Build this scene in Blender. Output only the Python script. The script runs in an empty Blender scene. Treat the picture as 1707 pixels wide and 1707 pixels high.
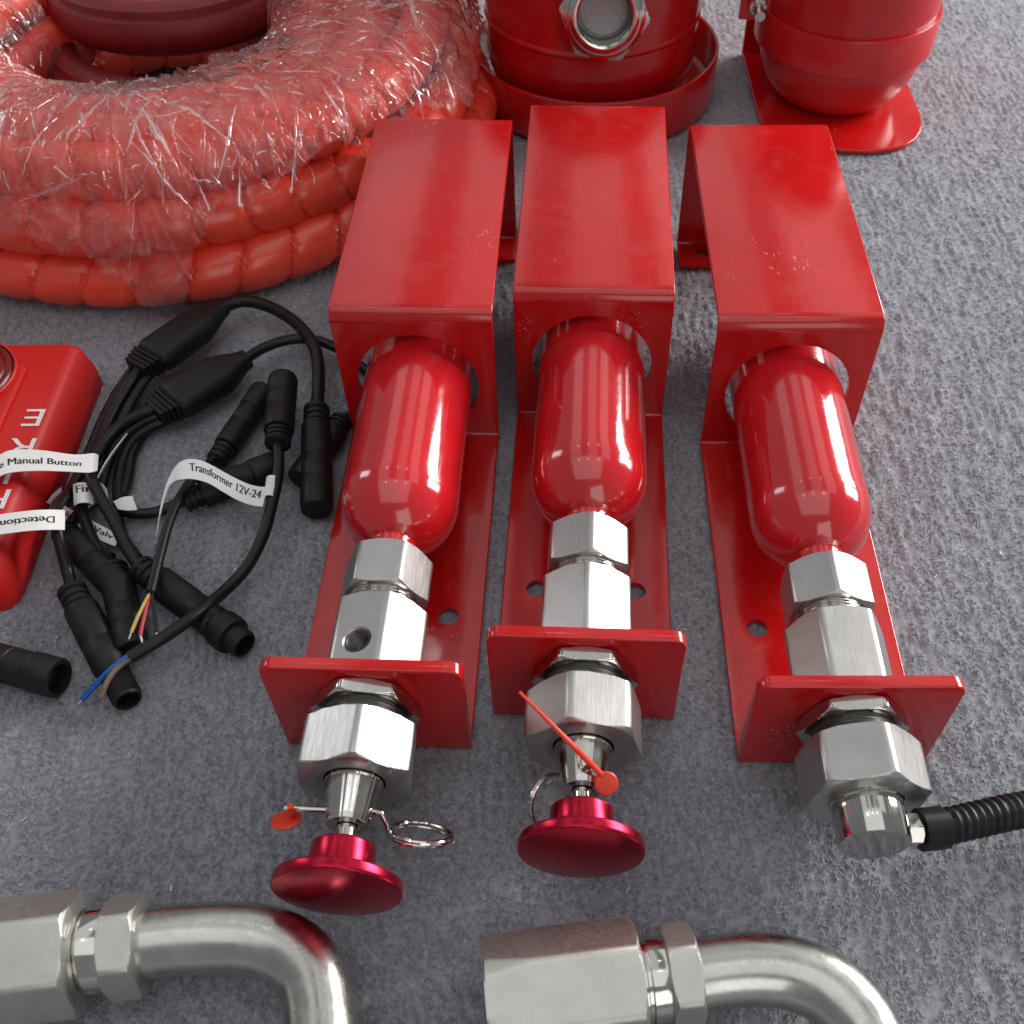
import bpy, bmesh, math, random
import numpy as np
from mathutils import Vector, Matrix, noise

R = math.radians
scene = bpy.context.scene
col = scene.collection

# ------------------------------------------------------------------ camera
cam_data = bpy.data.cameras.new('camera')
cam = bpy.data.objects.new('camera', cam_data)
col.objects.link(cam)
scene.camera = cam
PITCH, ROLL = 0.91434, 0.00876
cam_data.sensor_fit = 'HORIZONTAL'
cam_data.sensor_width = 36.0
cam_data.lens = 36.384
cam_data.shift_x = -0.03657
cam_data.shift_y = 0.06157
cam_data.clip_start = 0.02
cam_data.clip_end = 60.0
_fw = Vector((0, math.cos(PITCH), -math.sin(PITCH)))
_up = Vector((0, math.sin(PITCH), math.cos(PITCH)))
_rt = Vector((1, 0, 0))
_r = math.cos(ROLL) * _rt - math.sin(ROLL) * _up
_u = math.sin(ROLL) * _rt + math.cos(ROLL) * _up
_m = Matrix((_r, _u, -_fw)).transposed().to_4x4()
_m.translation = (0, 0, 0.5022)
cam.matrix_world = _m
cam_data.dof.use_dof = True
cam_data.dof.focus_distance = 0.60
cam_data.dof.aperture_fstop = 17.0

# ------------------------------------------------------------------ light of the hall
world = bpy.data.worlds.new('World')
scene.world = world
world.use_nodes = True
world.node_tree.nodes['Background'].inputs[0].default_value = (0.93, 0.96, 1.0, 1)
world.node_tree.nodes['Background'].inputs[1].default_value = 0.235

def area_light(name, loc, target, sx, sy, power, color=(1, 1, 1), spread=180):
    d = bpy.data.lights.new(name, 'AREA')
    d.shape = 'RECTANGLE'; d.size = sx; d.size_y = sy; d.energy = power; d.color = color
    d.spread = R(spread)
    o = bpy.data.objects.new(name, d)
    o.location = loc
    o.rotation_euler = (Vector(target) - Vector(loc)).to_track_quat('-Z', 'Y').to_euler()
    col.objects.link(o)
    return o

# tall windows along the right-hand wall of the hall
for k in range(3):
    area_light('window_light', (2.65, 1.30 + 0.80 * k, 1.08), (0.2, 0.70, 0.0), 0.56, 1.2, 56.0, (1.0, 0.985, 0.965))
# a smaller, far window on the left
area_light('window_light', (-3.0, 2.2, 1.7), (0, 0.6, 0), 0.5, 1.2, 9.0, (0.95, 0.97, 1.0))
# added overhead panels, giving stripes and sheen on steel and paint
for x, w, p in ((-1.5, 1.3, 15), (0.35, 0.9, 9), (1.9, 1.2, 18)):
    area_light('added_overhead_light', (x, 4.2, 3.3), (x, 4.2, 0), w, 7.0, p, (1.0, 0.99, 0.97))
area_light('added_overhead_light', (-0.3, -0.5, 3.3), (-0.3, -0.5, 0), 3.6, 2.6, 24.0, (0.98, 0.99, 1.0))  # added overhead panel that brightens the steel elbows and hex faces
# added front light behind the camera, brightening plates and risers
area_light('front_fill_light', (0.9, -2.6, 1.5), (0.0, 0.5, 0.1), 1.6, 2.0, 15.0, (1.0, 0.99, 0.97))
# round pendant lamps in two rows
for r_ in range(2):
    for k in range(3):
        d = bpy.data.lights.new('pendant_lamp', 'POINT')
        d.energy = 1.3; d.shadow_soft_size = 0.035
        o = bpy.data.objects.new('pendant_lamp', d)
        o.location = (-1.0 + 0.9 * k, 0.5 + 1.5 * r_, 2.9)
        col.objects.link(o)

scene.view_settings.view_transform = 'Standard'
scene.view_settings.look = 'None'
scene.view_settings.exposure = 0.0
scene.view_settings.gamma = 1.0
scene.view_settings.use_curve_mapping = False
scene.cycles.max_bounces = 7
scene.cycles.transparent_max_bounces = 10
scene.cycles.use_denoising = True
scene.cycles.sample_clamp_indirect = 6.0

# ------------------------------------------------------------------ materials
def new_mat(name):
    m = bpy.data.materials.new(name); m.use_nodes = True
    nt = m.node_tree
    b = nt.nodes['Principled BSDF']
    return m, nt, b

def node(nt, kind, **kw):
    n = nt.nodes.new(kind)
    for k, v in kw.items():
        if k.startswith('in_'):
            key = k[3:]
            n.inputs[int(key) if key.isdigit() else key.replace('_', ' ')].default_value = v
        else:
            setattr(n, k, v)
    return n

def coords(nt, scale=(1, 1, 1)):
    """object coordinates, shifted by where the thing stands so that copies wear differently"""
    tc = node(nt, 'ShaderNodeTexCoord')
    oi = node(nt, 'ShaderNodeObjectInfo')
    ma = node(nt, 'ShaderNodeVectorMath', operation='MULTIPLY_ADD')
    ma.inputs[1].default_value = (7.0, 7.0, 7.0)
    nt.links.new(oi.outputs['Location'], ma.inputs[0]); nt.links.new(tc.outputs['Object'], ma.inputs[2])
    mp = node(nt, 'ShaderNodeMapping')
    mp.inputs['Scale'].default_value = scale
    nt.links.new(ma.outputs[0], mp.inputs['Vector'])
    return mp.outputs['Vector']

def noise_tex(nt, vec, scale, detail=3, rough=0.55, dist=0.0):
    n = node(nt, 'ShaderNodeTexNoise')
    n.inputs['Scale'].default_value = scale
    n.inputs['Detail'].default_value = detail
    n.inputs['Roughness'].default_value = rough
    n.inputs['Distortion'].default_value = dist
    nt.links.new(vec, n.inputs['Vector'])
    return n.outputs['Fac']

def ramp(nt, fac, stops):
    n = node(nt, 'ShaderNodeValToRGB')
    el = n.color_ramp.elements
    while len(el) < len(stops): el.new(0.5)
    for e, (p, c) in zip(el, stops):
        e.position = p
        e.color = c if len(c) == 4 else (*c, 1)
    nt.links.new(fac, n.inputs['Fac'])
    return n.outputs['Color']

def bump(nt, height, strength, dist, prev=None):
    n = node(nt, 'ShaderNodeBump')
    n.inputs['Strength'].default_value = strength
    n.inputs['Distance'].default_value = dist
    nt.links.new(height, n.inputs['Height'])
    if prev is not None: nt.links.new(prev, n.inputs['Normal'])
    return n.outputs['Normal']

def g(v): return (v, v, v, 1)

def red_paint(name, base, rough=0.22, wear=True, coat=0.6, worn=0.5):
    m, nt, b = new_mat(name)
    v = coords(nt)
    # slow colour drift, dust film and rubbed patches
    big = noise_tex(nt, v, 14, 4, 0.6, 0.6)
    c = ramp(nt, big, [(0.3, tuple(x * 0.9 for x in base)), (0.7, tuple(min(1, x * 1.06) for x in base))])
    dust = noise_tex(nt, v, 30, 6, 0.65, 1.2)
    df = ramp(nt, dust, [(0.50, g(0)), (0.80, g(worn * 0.22))])
    mx = node(nt, 'ShaderNodeMix', data_type='RGBA')
    nt.links.new(df, mx.inputs['Factor']); nt.links.new(c, mx.inputs['A'])
    mx.inputs['B'].default_value = (0.50, 0.20, 0.18, 1)
    out = mx.outputs['Result']
    if wear:
        sv = coords(nt, (1, 0.35, 1))
        specks = noise_tex(nt, sv, 620, 2, 0.5)
        patch = noise_tex(nt, v, 16, 2, 0.5, 0.3)
        a = ramp(nt, specks, [(0.64, g(0)), (0.68, g(0.8))])
        bb = ramp(nt, patch, [(0.63, g(0)), (0.70, g(0.7))])
        mul = node(nt, 'ShaderNodeMath', operation='MULTIPLY')
        nt.links.new(a, mul.inputs[0]); nt.links.new(bb, mul.inputs[1])
        mx2 = node(nt, 'ShaderNodeMix', data_type='RGBA')
        nt.links.new(mul.outputs[0], mx2.inputs['Factor']); nt.links.new(out, mx2.inputs['A'])
        mx2.inputs['B'].default_value = (0.75, 0.42, 0.36, 1)
        out = mx2.outputs['Result']
    nt.links.new(out, b.inputs['Base Color'])
    rr = ramp(nt, dust, [(0.35, g(rough * 0.8)), (0.75, g(rough + 0.16 * worn))])
    nt.links.new(rr, b.inputs['Roughness'])
    peel = noise_tex(nt, v, 240, 2, 0.5)
    n1 = bump(nt, peel, 0.16, 0.0006)
    warp = noise_tex(nt, v, 22, 2, 0.5)
    n2 = bump(nt, warp, 0.14, 0.004, n1)
    nt.links.new(n2, b.inputs['Normal'])
    b.inputs['Coat Weight'].default_value = coat
    b.inputs['Coat Roughness'].default_value = 0.075 if not wear else 0.10
    b.inputs['Specular IOR Level'].default_value = 0.5
    return m

M_PAINT = red_paint('red_paint_sheet', (0.53, 0.006, 0.007), 0.17, True, 0.3, 0.45)
M_CYL = red_paint('red_gloss_cylinder', (0.58, 0.010, 0.016), 0.16, False, 1.0, 0.2)
M_TANK = red_paint('red_tank_paint', (0.52, 0.010, 0.012), 0.34, False, 0.2, 0.4)
M_TANK_GLOSS = red_paint('red_tank_gloss', (0.50, 0.006, 0.008), 0.24, False, 0.5, 0.4)

def steel(name, base=(0.62, 0.605, 0.58), rough=0.3, brush=(1, 40, 1), bs=0.25, bscale=60, streak=0.12):
    m, nt, b = new_mat(name)
    b.inputs['Metallic'].default_value = 1.0
    v = coords(nt, brush)
    f = noise_tex(nt, v, bscale, 4, 0.6)
    v2 = coords(nt)
    f2 = noise_tex(nt, v2, 45, 4, 0.6, 0.5)
    c = ramp(nt, f2, [(0.3, tuple(x * 0.86 for x in base)), (0.7, base)])
    nt.links.new(c, b.inputs['Base Color'])
    rr = ramp(nt, f, [(0.25, g(max(0.04, rough - streak))), (0.75, g(rough + streak))])
    nt.links.new(rr, b.inputs['Roughness'])
    n1 = bump(nt, f, bs, 0.0004)
    nt.links.new(n1, b.inputs['Normal'])
    return m

M_STEEL = steel('brushed_steel_hex', (0.56, 0.545, 0.525), 0.36, (1, 0.08, 1), 0.10, 900, 0.05)
M_TURNED = steel('turned_steel', (0.60, 0.575, 0.54), 0.11, (1, 1, 1), 0.02, 420, 0.03)
M_POLISH = steel('polished_steel', (0.66, 0.64, 0.60), 0.10, (1, 1, 1), 0.05, 200, 0.05)
M_PIPE = steel('pickled_steel_pipe', (0.58, 0.575, 0.535), 0.27, (1, 1, 1), 0.10, 130, 0.08)
M_CAST = steel('satin_steel_coupling', (0.62, 0.615, 0.57), 0.46, (1, 1, 1), 0.06, 500, 0.05)
M_ANOD = steel('red_anodised_aluminium', (0.50, 0.012, 0.040), 0.24, (1, 1, 1), 0.03, 900, 0.03)

M_ANOD.node_tree.nodes['Principled BSDF'].inputs['Metallic'].default_value = 0.86

def plain(name, base, rough=0.5, spec=0.5, nscale=300, nb=0.15, coat=0.0, var=0.12, sss=0.0):
    m, nt, b = new_mat(name)
    v = coords(nt)
    f = noise_tex(nt, v, nscale, 3, 0.6)
    c = ramp(nt, f, [(0.3, tuple(x * (1 - var) for x in base)), (0.7, tuple(min(1, x * (1 + var)) for x in base))])
    nt.links.new(c, b.inputs['Base Color'])
    b.inputs['Roughness'].default_value = rough
    b.inputs['Specular IOR Level'].default_value = spec
    b.inputs['Coat Weight'].default_value = coat
    b.inputs['Coat Roughness'].default_value = 0.08
    if sss:
        b.inputs['Subsurface Weight'].default_value = sss
        b.inputs['Subsurface Radius'].default_value = (0.006, 0.001, 0.0006)
        b.inputs['Subsurface Scale'].default_value = 1.0
    nt.links.new(bump(nt, f, nb, 0.0005), b.inputs['Normal'])
    return m

M_RUBBER = plain('black_rubber', (0.007, 0.007, 0.008), 0.40, 0.35)
M_CONN = plain('black_plastic_connector', (0.007, 0.0075, 0.0075), 0.50, 0.35)
M_TAPE = plain('white_label_tape', (0.80, 0.78, 0.76), 0.28, 0.5, 80, 0.05, 0.2, 0.03)
M_INK = plain('black_ink', (0.015, 0.014, 0.013), 0.5)
M_LETTER = plain('white_print', (0.80, 0.72, 0.70), 0.5)
M_SEAL = plain('orange_red_seal_plastic', (0.78, 0.055, 0.020), 0.4, 0.5, 200, 0.05, 0.0, 0.08, 0.3)
M_BOX = plain('red_moulded_plastic', (0.52, 0.008, 0.006), 0.48, 0.5, 500, 0.12, 0.0, 0.05)
M_LENS = plain('dark_red_lens', (0.13, 0.002, 0.003), 0.30, 0.4, 60, 0.05, 0.0)
M_HOSE = plain('orange_red_hose_guard', (0.88, 0.075, 0.040), 0.32, 0.5, 60, 0.12, 0.3, 0.10)
M_HOSE_IN = plain('shaded_maroon_hose', (0.17, 0.010, 0.013), 0.48, 0.4, 60, 0.2, 0.0, 0.15)  # maroon hose, base also darkened for the shade inside the coil
M_BLUE = plain('blue_insulation', (0.012, 0.12, 0.50), 0.4)
M_BROWN = plain('brown_insulation', (0.20, 0.13, 0.09), 0.45)
M_YELLOW = plain('yellow_insulation', (0.62, 0.42, 0.12), 0.4)
M_REDW = plain('red_insulation', (0.62, 0.05, 0.05), 0.4)
M_SHADE_STEEL = steel('shade_darkened_steel', (0.16, 0.155, 0.15), 0.35, (1, 1, 1), 0.05, 300, 0.05)  # steel darkened to paint the shade in the side port and nut gap
M_DISC = plain('grey_port_seal', (0.42, 0.41, 0.41), 0.5)
M_TIN = steel('tinned_copper', (0.75, 0.72, 0.66), 0.35)

# carpet: grey needle-felt with ribs, colour only; the relief is geometry
def carpet_mat():
    m, nt, b = new_mat('grey_carpet')
    v = coords(nt)
    f = noise_tex(nt, v, 420, 3, 0.7)
    big = noise_tex(nt, v, 6, 3, 0.6)
    c = ramp(nt, f, [(0.30, (0.190, 0.191, 0.216)), (0.55, (0.292, 0.293, 0.326)), (0.75, (0.398, 0.399, 0.434))])
    c2 = ramp(nt, big, [(0.3, g(0.90)), (0.7, g(1.05))])
    mx = node(nt, 'ShaderNodeMix', data_type='RGBA', blend_type='MULTIPLY')
    mx.inputs['Factor'].default_value = 1.0
    nt.links.new(c, mx.inputs['A']); nt.links.new(c2, mx.inputs['B'])
    nt.links.new(mx.outputs['Result'], b.inputs['Base Color'])
    b.inputs['Roughness'].default_value = 0.95
    b.inputs['Specular IOR Level'].default_value = 0.05
    b.inputs['Sheen Weight'].default_value = 0.15
    sv = coords(nt, (1, 0.45, 1))
    f2 = noise_tex(nt, sv, 900, 3, 0.7, 0.8)
    nt.links.new(bump(nt, f2, 0.5, 0.0009), b.inputs['Normal'])
    return m
M_CARPET = carpet_mat()

def film_mat():
    m = bpy.data.materials.new('clear_stretch_film'); m.use_nodes = True
    nt = m.node_tree
    nt.nodes.remove(nt.nodes['Principled BSDF'])
    out = nt.nodes['Material Output']
    tr = node(nt, 'ShaderNodeBsdfTransparent'); tr.inputs[0].default_value = (0.97, 0.965, 0.965, 1)
    gl = node(nt, 'ShaderNodeBsdfGlossy'); gl.inputs['Color'].default_value = (1, 1, 1, 1); gl.inputs['Roughness'].default_value = 0.09
    df = node(nt, 'ShaderNodeBsdfDiffuse'); df.inputs['Color'].default_value = (0.85, 0.84, 0.84, 1)
    v = coords(nt)
    f = noise_tex(nt, v, 28, 5, 0.65, 1.5)
    milky = ramp(nt, f, [(0.38, g(0.02)), (0.76, g(0.13))])
    mix1 = node(nt, 'ShaderNodeMixShader')
    nt.links.new(milky, mix1.inputs['Fac']); nt.links.new(tr.outputs[0], mix1.inputs[1]); nt.links.new(df.outputs[0], mix1.inputs[2])
    lw = node(nt, 'ShaderNodeFresnel'); lw.inputs['IOR'].default_value = 1.36
    f4 = noise_tex(nt, v, 70, 3, 0.6, 2.2)
    n1 = bump(nt, f4, 0.45, 0.0035)
    rn = node(nt, 'ShaderNodeTexNoise', noise_type='RIDGED_MULTIFRACTAL')
    rn.inputs['Scale'].default_value = 30; rn.inputs['Detail'].default_value = 2; rn.inputs['Distortion'].default_value = 1.5
    nt.links.new(v, rn.inputs['Vector'])
    rc = ramp(nt, rn.outputs['Fac'], [(0.45, g(0)), (0.95, g(1))])
    n2 = bump(nt, rc, 0.8, 0.0025, n1)
    nt.links.new(n2, gl.inputs['Normal']); nt.links.new(n2, lw.inputs['Normal'])
    mul = node(nt, 'ShaderNodeMath', operation='MULTIPLY'); mul.inputs[1].default_value = 1.3
    mul.use_clamp = True
    nt.links.new(lw.outputs[0], mul.inputs[0])
    mix2 = node(nt, 'ShaderNodeMixShader')
    nt.links.new(mul.outputs[0], mix2.inputs['Fac']); nt.links.new(mix1.outputs[0], mix2.inputs[1]); nt.links.new(gl.outputs[0], mix2.inputs[2])
    nt.links.new(mix2.outputs[0], out.inputs['Surface'])
    return m
M_FILM = film_mat()

def crease_mat():
    m = bpy.data.materials.new('folded_film_edge'); m.use_nodes = True
    nt = m.node_tree
    nt.nodes.remove(nt.nodes['Principled BSDF'])
    out = nt.nodes['Material Output']
    tr = node(nt, 'ShaderNodeBsdfTransparent'); tr.inputs[0].default_value = (0.97, 0.96, 0.96, 1)
    gl = node(nt, 'ShaderNodeBsdfGlossy'); gl.inputs['Color'].default_value = (1, 1, 1, 1); gl.inputs['Roughness'].default_value = 0.13
    df = node(nt, 'ShaderNodeBsdfDiffuse'); df.inputs['Color'].default_value = (0.9, 0.88, 0.88, 1)
    m1 = node(nt, 'ShaderNodeMixShader'); m1.inputs[0].default_value = 0.08
    nt.links.new(gl.outputs[0], m1.inputs[1]); nt.links.new(df.outputs[0], m1.inputs[2])
    m2 = node(nt, 'ShaderNodeMixShader'); m2.inputs[0].default_value = 0.30
    nt.links.new(tr.outputs[0], m2.inputs[1]); nt.links.new(m1.outputs[0], m2.inputs[2])
    nt.links.new(m2.outputs[0], out.inputs['Surface'])
    return m
M_CREASE = crease_mat()

# ------------------------------------------------------------------ helpers
def tag(o, label=None, cat=None, group=None, kind=None):
    if label: o['label'] = label
    if cat: o['category'] = cat
    if group: o['group'] = group
    if kind: o['kind'] = kind
    return o

def thing(name, loc, label, cat, rotz=0.0, group=None):
    o = bpy.data.objects.new(name, None)
    o.empty_display_size = 0.02
    o.location = loc; o.rotation_euler = (0, 0, rotz)
    col.objects.link(o)
    return tag(o, label, cat, group)

def root_of(o):
    while o.parent: o = o.parent
    return o

def make_mesh(name, V, F, smooth=True, sharp=32):
    me = bpy.data.meshes.new(name)
    me.from_pydata([tuple(v) for v in V], [], F)
    me.validate()
    if smooth:
        me.shade_smooth()
        me.set_sharp_from_angle(angle=R(sharp))
    return me

def obj(name, me, mat, parent=None):
    o = bpy.data.objects.new(name, me)
    if mat is not None:
        me.materials.clear(); me.materials.append(mat)
    col.objects.link(o)
    if parent: o.parent = parent
    return o

def part(name, V, F, mat, parent, world=False, sharp=32, smooth=True):
    """a child mesh; world=True means V is in world coordinates and the root has no rotation"""
    if world:
        off = root_of(parent).location
        V = [(v[0] - off[0], v[1] - off[1], v[2] - off[2]) for v in V]
    return obj(name, make_mesh(name, V, F, smooth, sharp), mat, parent)

def hexr(th, a, roll, blunt=0.985):
    """distance from the axis to a hexagon with corner radius a; th measured from straight up"""
    d = (th - roll + R(30)) % R(60) - R(30)
    r = a * math.cos(R(30)) / math.cos(R(30) - abs(d))
    return min(r, a * blunt)

def lathe(profile, n=72, zc=0.0, xc=0.0, hexa=None, closed=False):
    """profile [(r, s)] turned about the Y axis through (xc, *, zc).  hexa=(corner radius, roll): cut to a hexagon"""
    V, F = [], []
    rows = []
    for r, s in profile:
        if r <= 1e-7:
            V.append((xc, s, zc)); rows.append([len(V) - 1]); continue
        row = []
        for k in range(n):
            th = 2 * math.pi * k / n + (hexa[1] if hexa else 0)
            rr = min(r, hexr(th, hexa[0], hexa[1])) if hexa else r
            V.append((xc + rr * math.sin(th), s, zc + rr * math.cos(th)))
            row.append(len(V) - 1)
        rows.append(row)
    pairs = list(zip(rows[:-1], rows[1:]))
    if closed: pairs.append((rows[-1], rows[0]))
    for a, b in pairs:
        if len(a) == 1 and len(b) == 1: continue
        for k in range(n):
            k2 = (k + 1) % n
            if len(a) == 1: F.append((a[0], b[k2], b[k]))
            elif len(b) == 1: F.append((a[k], a[k2], b[0]))
            else: F.append((a[k], a[k2], b[k2], b[k]))
    return V, F

def hex_profile(a, s0, s1, ch=0.16, r_in=0.0, both=True):
    """turned profile whose chamfer cones scallop a hexagon of corner radius a, from s0 to s1"""
    rc = a * 0.875
    d = (a - rc) * 0.55
    out = [(r_in, s0), (rc, s0)]
    for k in range(1, 6): out.append((rc + (a - rc) * k / 5, s0 + d * k / 5 * (1 if s1 > s0 else -1)))
    sg = 1 if s1 > s0 else -1
    if both:
        for k in range(5, 0, -1): out.append((rc + (a - rc) * k / 5, s1 - sg * d * k / 5))
        out += [(rc, s1), (r_in, s1)]
    else:
        out += [(a, s1), (r_in, s1)]
    return out

def align(V, A, B):
    """map geometry built along +Y from the origin so that Y runs from A towards B"""
    A, B = Vector(A), Vector(B)
    y = (B - A).normalized()
    x = y.cross(Vector((0, 0, 1)))
    if x.length < 1e-4: x = Vector((1, 0, 0))
    x.normalize()
    z = x.cross(y)
    return [tuple(A + x * v[0] + y * v[1] + z * v[2]) for v in V]

def catmull(pts, step=0.003):
    P = [Vector(p) for p in pts]
    P = [P[0] * 2 - P[1]] + P + [P[-1] * 2 - P[-2]]
    out = []
    for i in range(1, len(P) - 2):
        p0, p1, p2, p3 = P[i - 1], P[i], P[i + 1], P[i + 2]
        n = max(2, int((p2 - p1).length / step))
        for k in range(n):
            t = k / n
            out.append(0.5 * ((2 * p1) + (p2 - p0) * t + (2 * p0 - 5 * p1 + 4 * p2 - p3) * t * t + (3 * p1 - p0 - 3 * p2 + p3) * t ** 3))
    out.append(P[-2].copy())
    return out

def sweep(path, rad, n=14, caps=True, rfun=None):
    """tube along a list of points; rad a number or rfun(arc length, angle)"""
    V, F = [], []
    T = []
    for i in range(len(path)):
        a = path[max(0, i - 1)]; b = path[min(len(path) - 1, i + 1)]
        T.append((b - a).normalized())
    N = T[0].cross(Vector((0.13, 0.21, 1.0))).normalized()
    s = 0.0
    for i, p in enumerate(path):
        if i: s += (p - path[i - 1]).length
        N = (N - T[i] * N.dot(T[i])).normalized()
        B = T[i].cross(N)
        for k in range(n):
            th = 2 * math.pi * k / n
            r = rfun(s, th) if rfun else rad
            V.append(p + (N * math.cos(th) + B * math.sin(th)) * r)
    for i in range(len(path) - 1):
        for k in range(n):
            k2 = (k + 1) % n
            F.append((i * n + k, i * n + k2, (i + 1) * n + k2, (i + 1) * n + k))
    if caps:
        F.append(tuple(range(n - 1, -1, -1)))
        F.append(tuple((len(path) - 1) * n + k for k in range(n)))
    return V, F

def join(*vf):
    V, F = [], []
    for v, f in vf:
        o = len(V); V += list(v); F += [tuple(i + o for i in q) for q in f]
    return V, F

def box(x0, x1, y0, y1, z0, z1):
    V = [(x, y, z) for x in (x0, x1) for y in (y0, y1) for z in (z0, z1)]
    F = [(0, 1, 3, 2), (4, 6, 7, 5), (0, 4, 5, 1), (2, 3, 7, 6), (0, 2, 6, 4), (1, 5, 7, 3)]
    return V, F

def rounded_slab(pts, z0, z1, bev=0.0008, seg=3):
    """extruded outline in XY with rounded edges"""
    bm = bmesh.new()
    vs = [bm.verts.new((x, y, z0)) for x, y in pts]
    f = bm.faces.new(vs)
    r = bmesh.ops.extrude_face_region(bm, geom=[f])
    for e in r['geom']:
        if isinstance(e, bmesh.types.BMVert): e.co.z = z1
    bmesh.ops.recalc_face_normals(bm, faces=bm.faces)
    if bev:
        ed = [e for e in bm.edges if abs(e.verts[0].co.z - e.verts[1].co.z) < 1e-7]
        bmesh.ops.bevel(bm, geom=ed, offset=bev, segments=seg, affect='EDGES', profile=0.5)
    V = [tuple(v.co) for v in bm.verts]
    bm.verts.index_update()
    F = [tuple(v.index for v in f.verts) for f in bm.faces]
    bm.free()
    return V, F

def cut(me, cutters):
    """boolean difference of a mesh with cutter (V, F) solids"""
    o = bpy.data.objects.new('work', me); col.objects.link(o)
    cs = []
    for V, F in cutters:
        cm = make_mesh('cutter', V, F, False)
        bm = bmesh.new(); bm.from_mesh(cm); bmesh.ops.recalc_face_normals(bm, faces=bm.faces); bm.to_mesh(cm); bm.free()
        c = bpy.data.objects.new('cutter', cm); col.objects.link(c); cs.append(c)
        md = o.modifiers.new('cut', 'BOOLEAN'); md.operation = 'DIFFERENCE'; md.object = c; md.solver = 'EXACT'
    dg = bpy.context.evaluated_depsgraph_get()
    res = bpy.data.meshes.new_from_object(o.evaluated_get(dg))
    for c in cs:
        cm = c.data; bpy.data.objects.remove(c); bpy.data.meshes.remove(cm)
    bpy.data.objects.remove(o)
    res.shade_smooth(); res.set_sharp_from_angle(angle=R(32))
    return res

def fix_normals(me):
    bm = bmesh.new(); bm.from_mesh(me)
    bmesh.ops.recalc_face_normals(bm, faces=bm.faces)
    bm.to_mesh(me); bm.free()

def text_mesh(body, size=1.0, bold=0.0):
    """flat glyph triangles, x from 0, baseline at 0"""
    c = bpy.data.curves.new('txt', 'FONT'); c.body = body; c.size = size; c.offset = bold
    c.resolution_u = 3
    o = bpy.data.objects.new('txt', c); col.objects.link(o)
    dg = bpy.context.evaluated_depsgraph_get()
    me = bpy.data.meshes.new_from_object(o.evaluated_get(dg))
    V = [tuple(v.co) for v in me.vertices]; F = [tuple(p.vertices) for p in me.polygons]
    bpy.data.objects.remove(o); bpy.data.curves.remove(c); bpy.data.meshes.remove(me)
    return V, F

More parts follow.
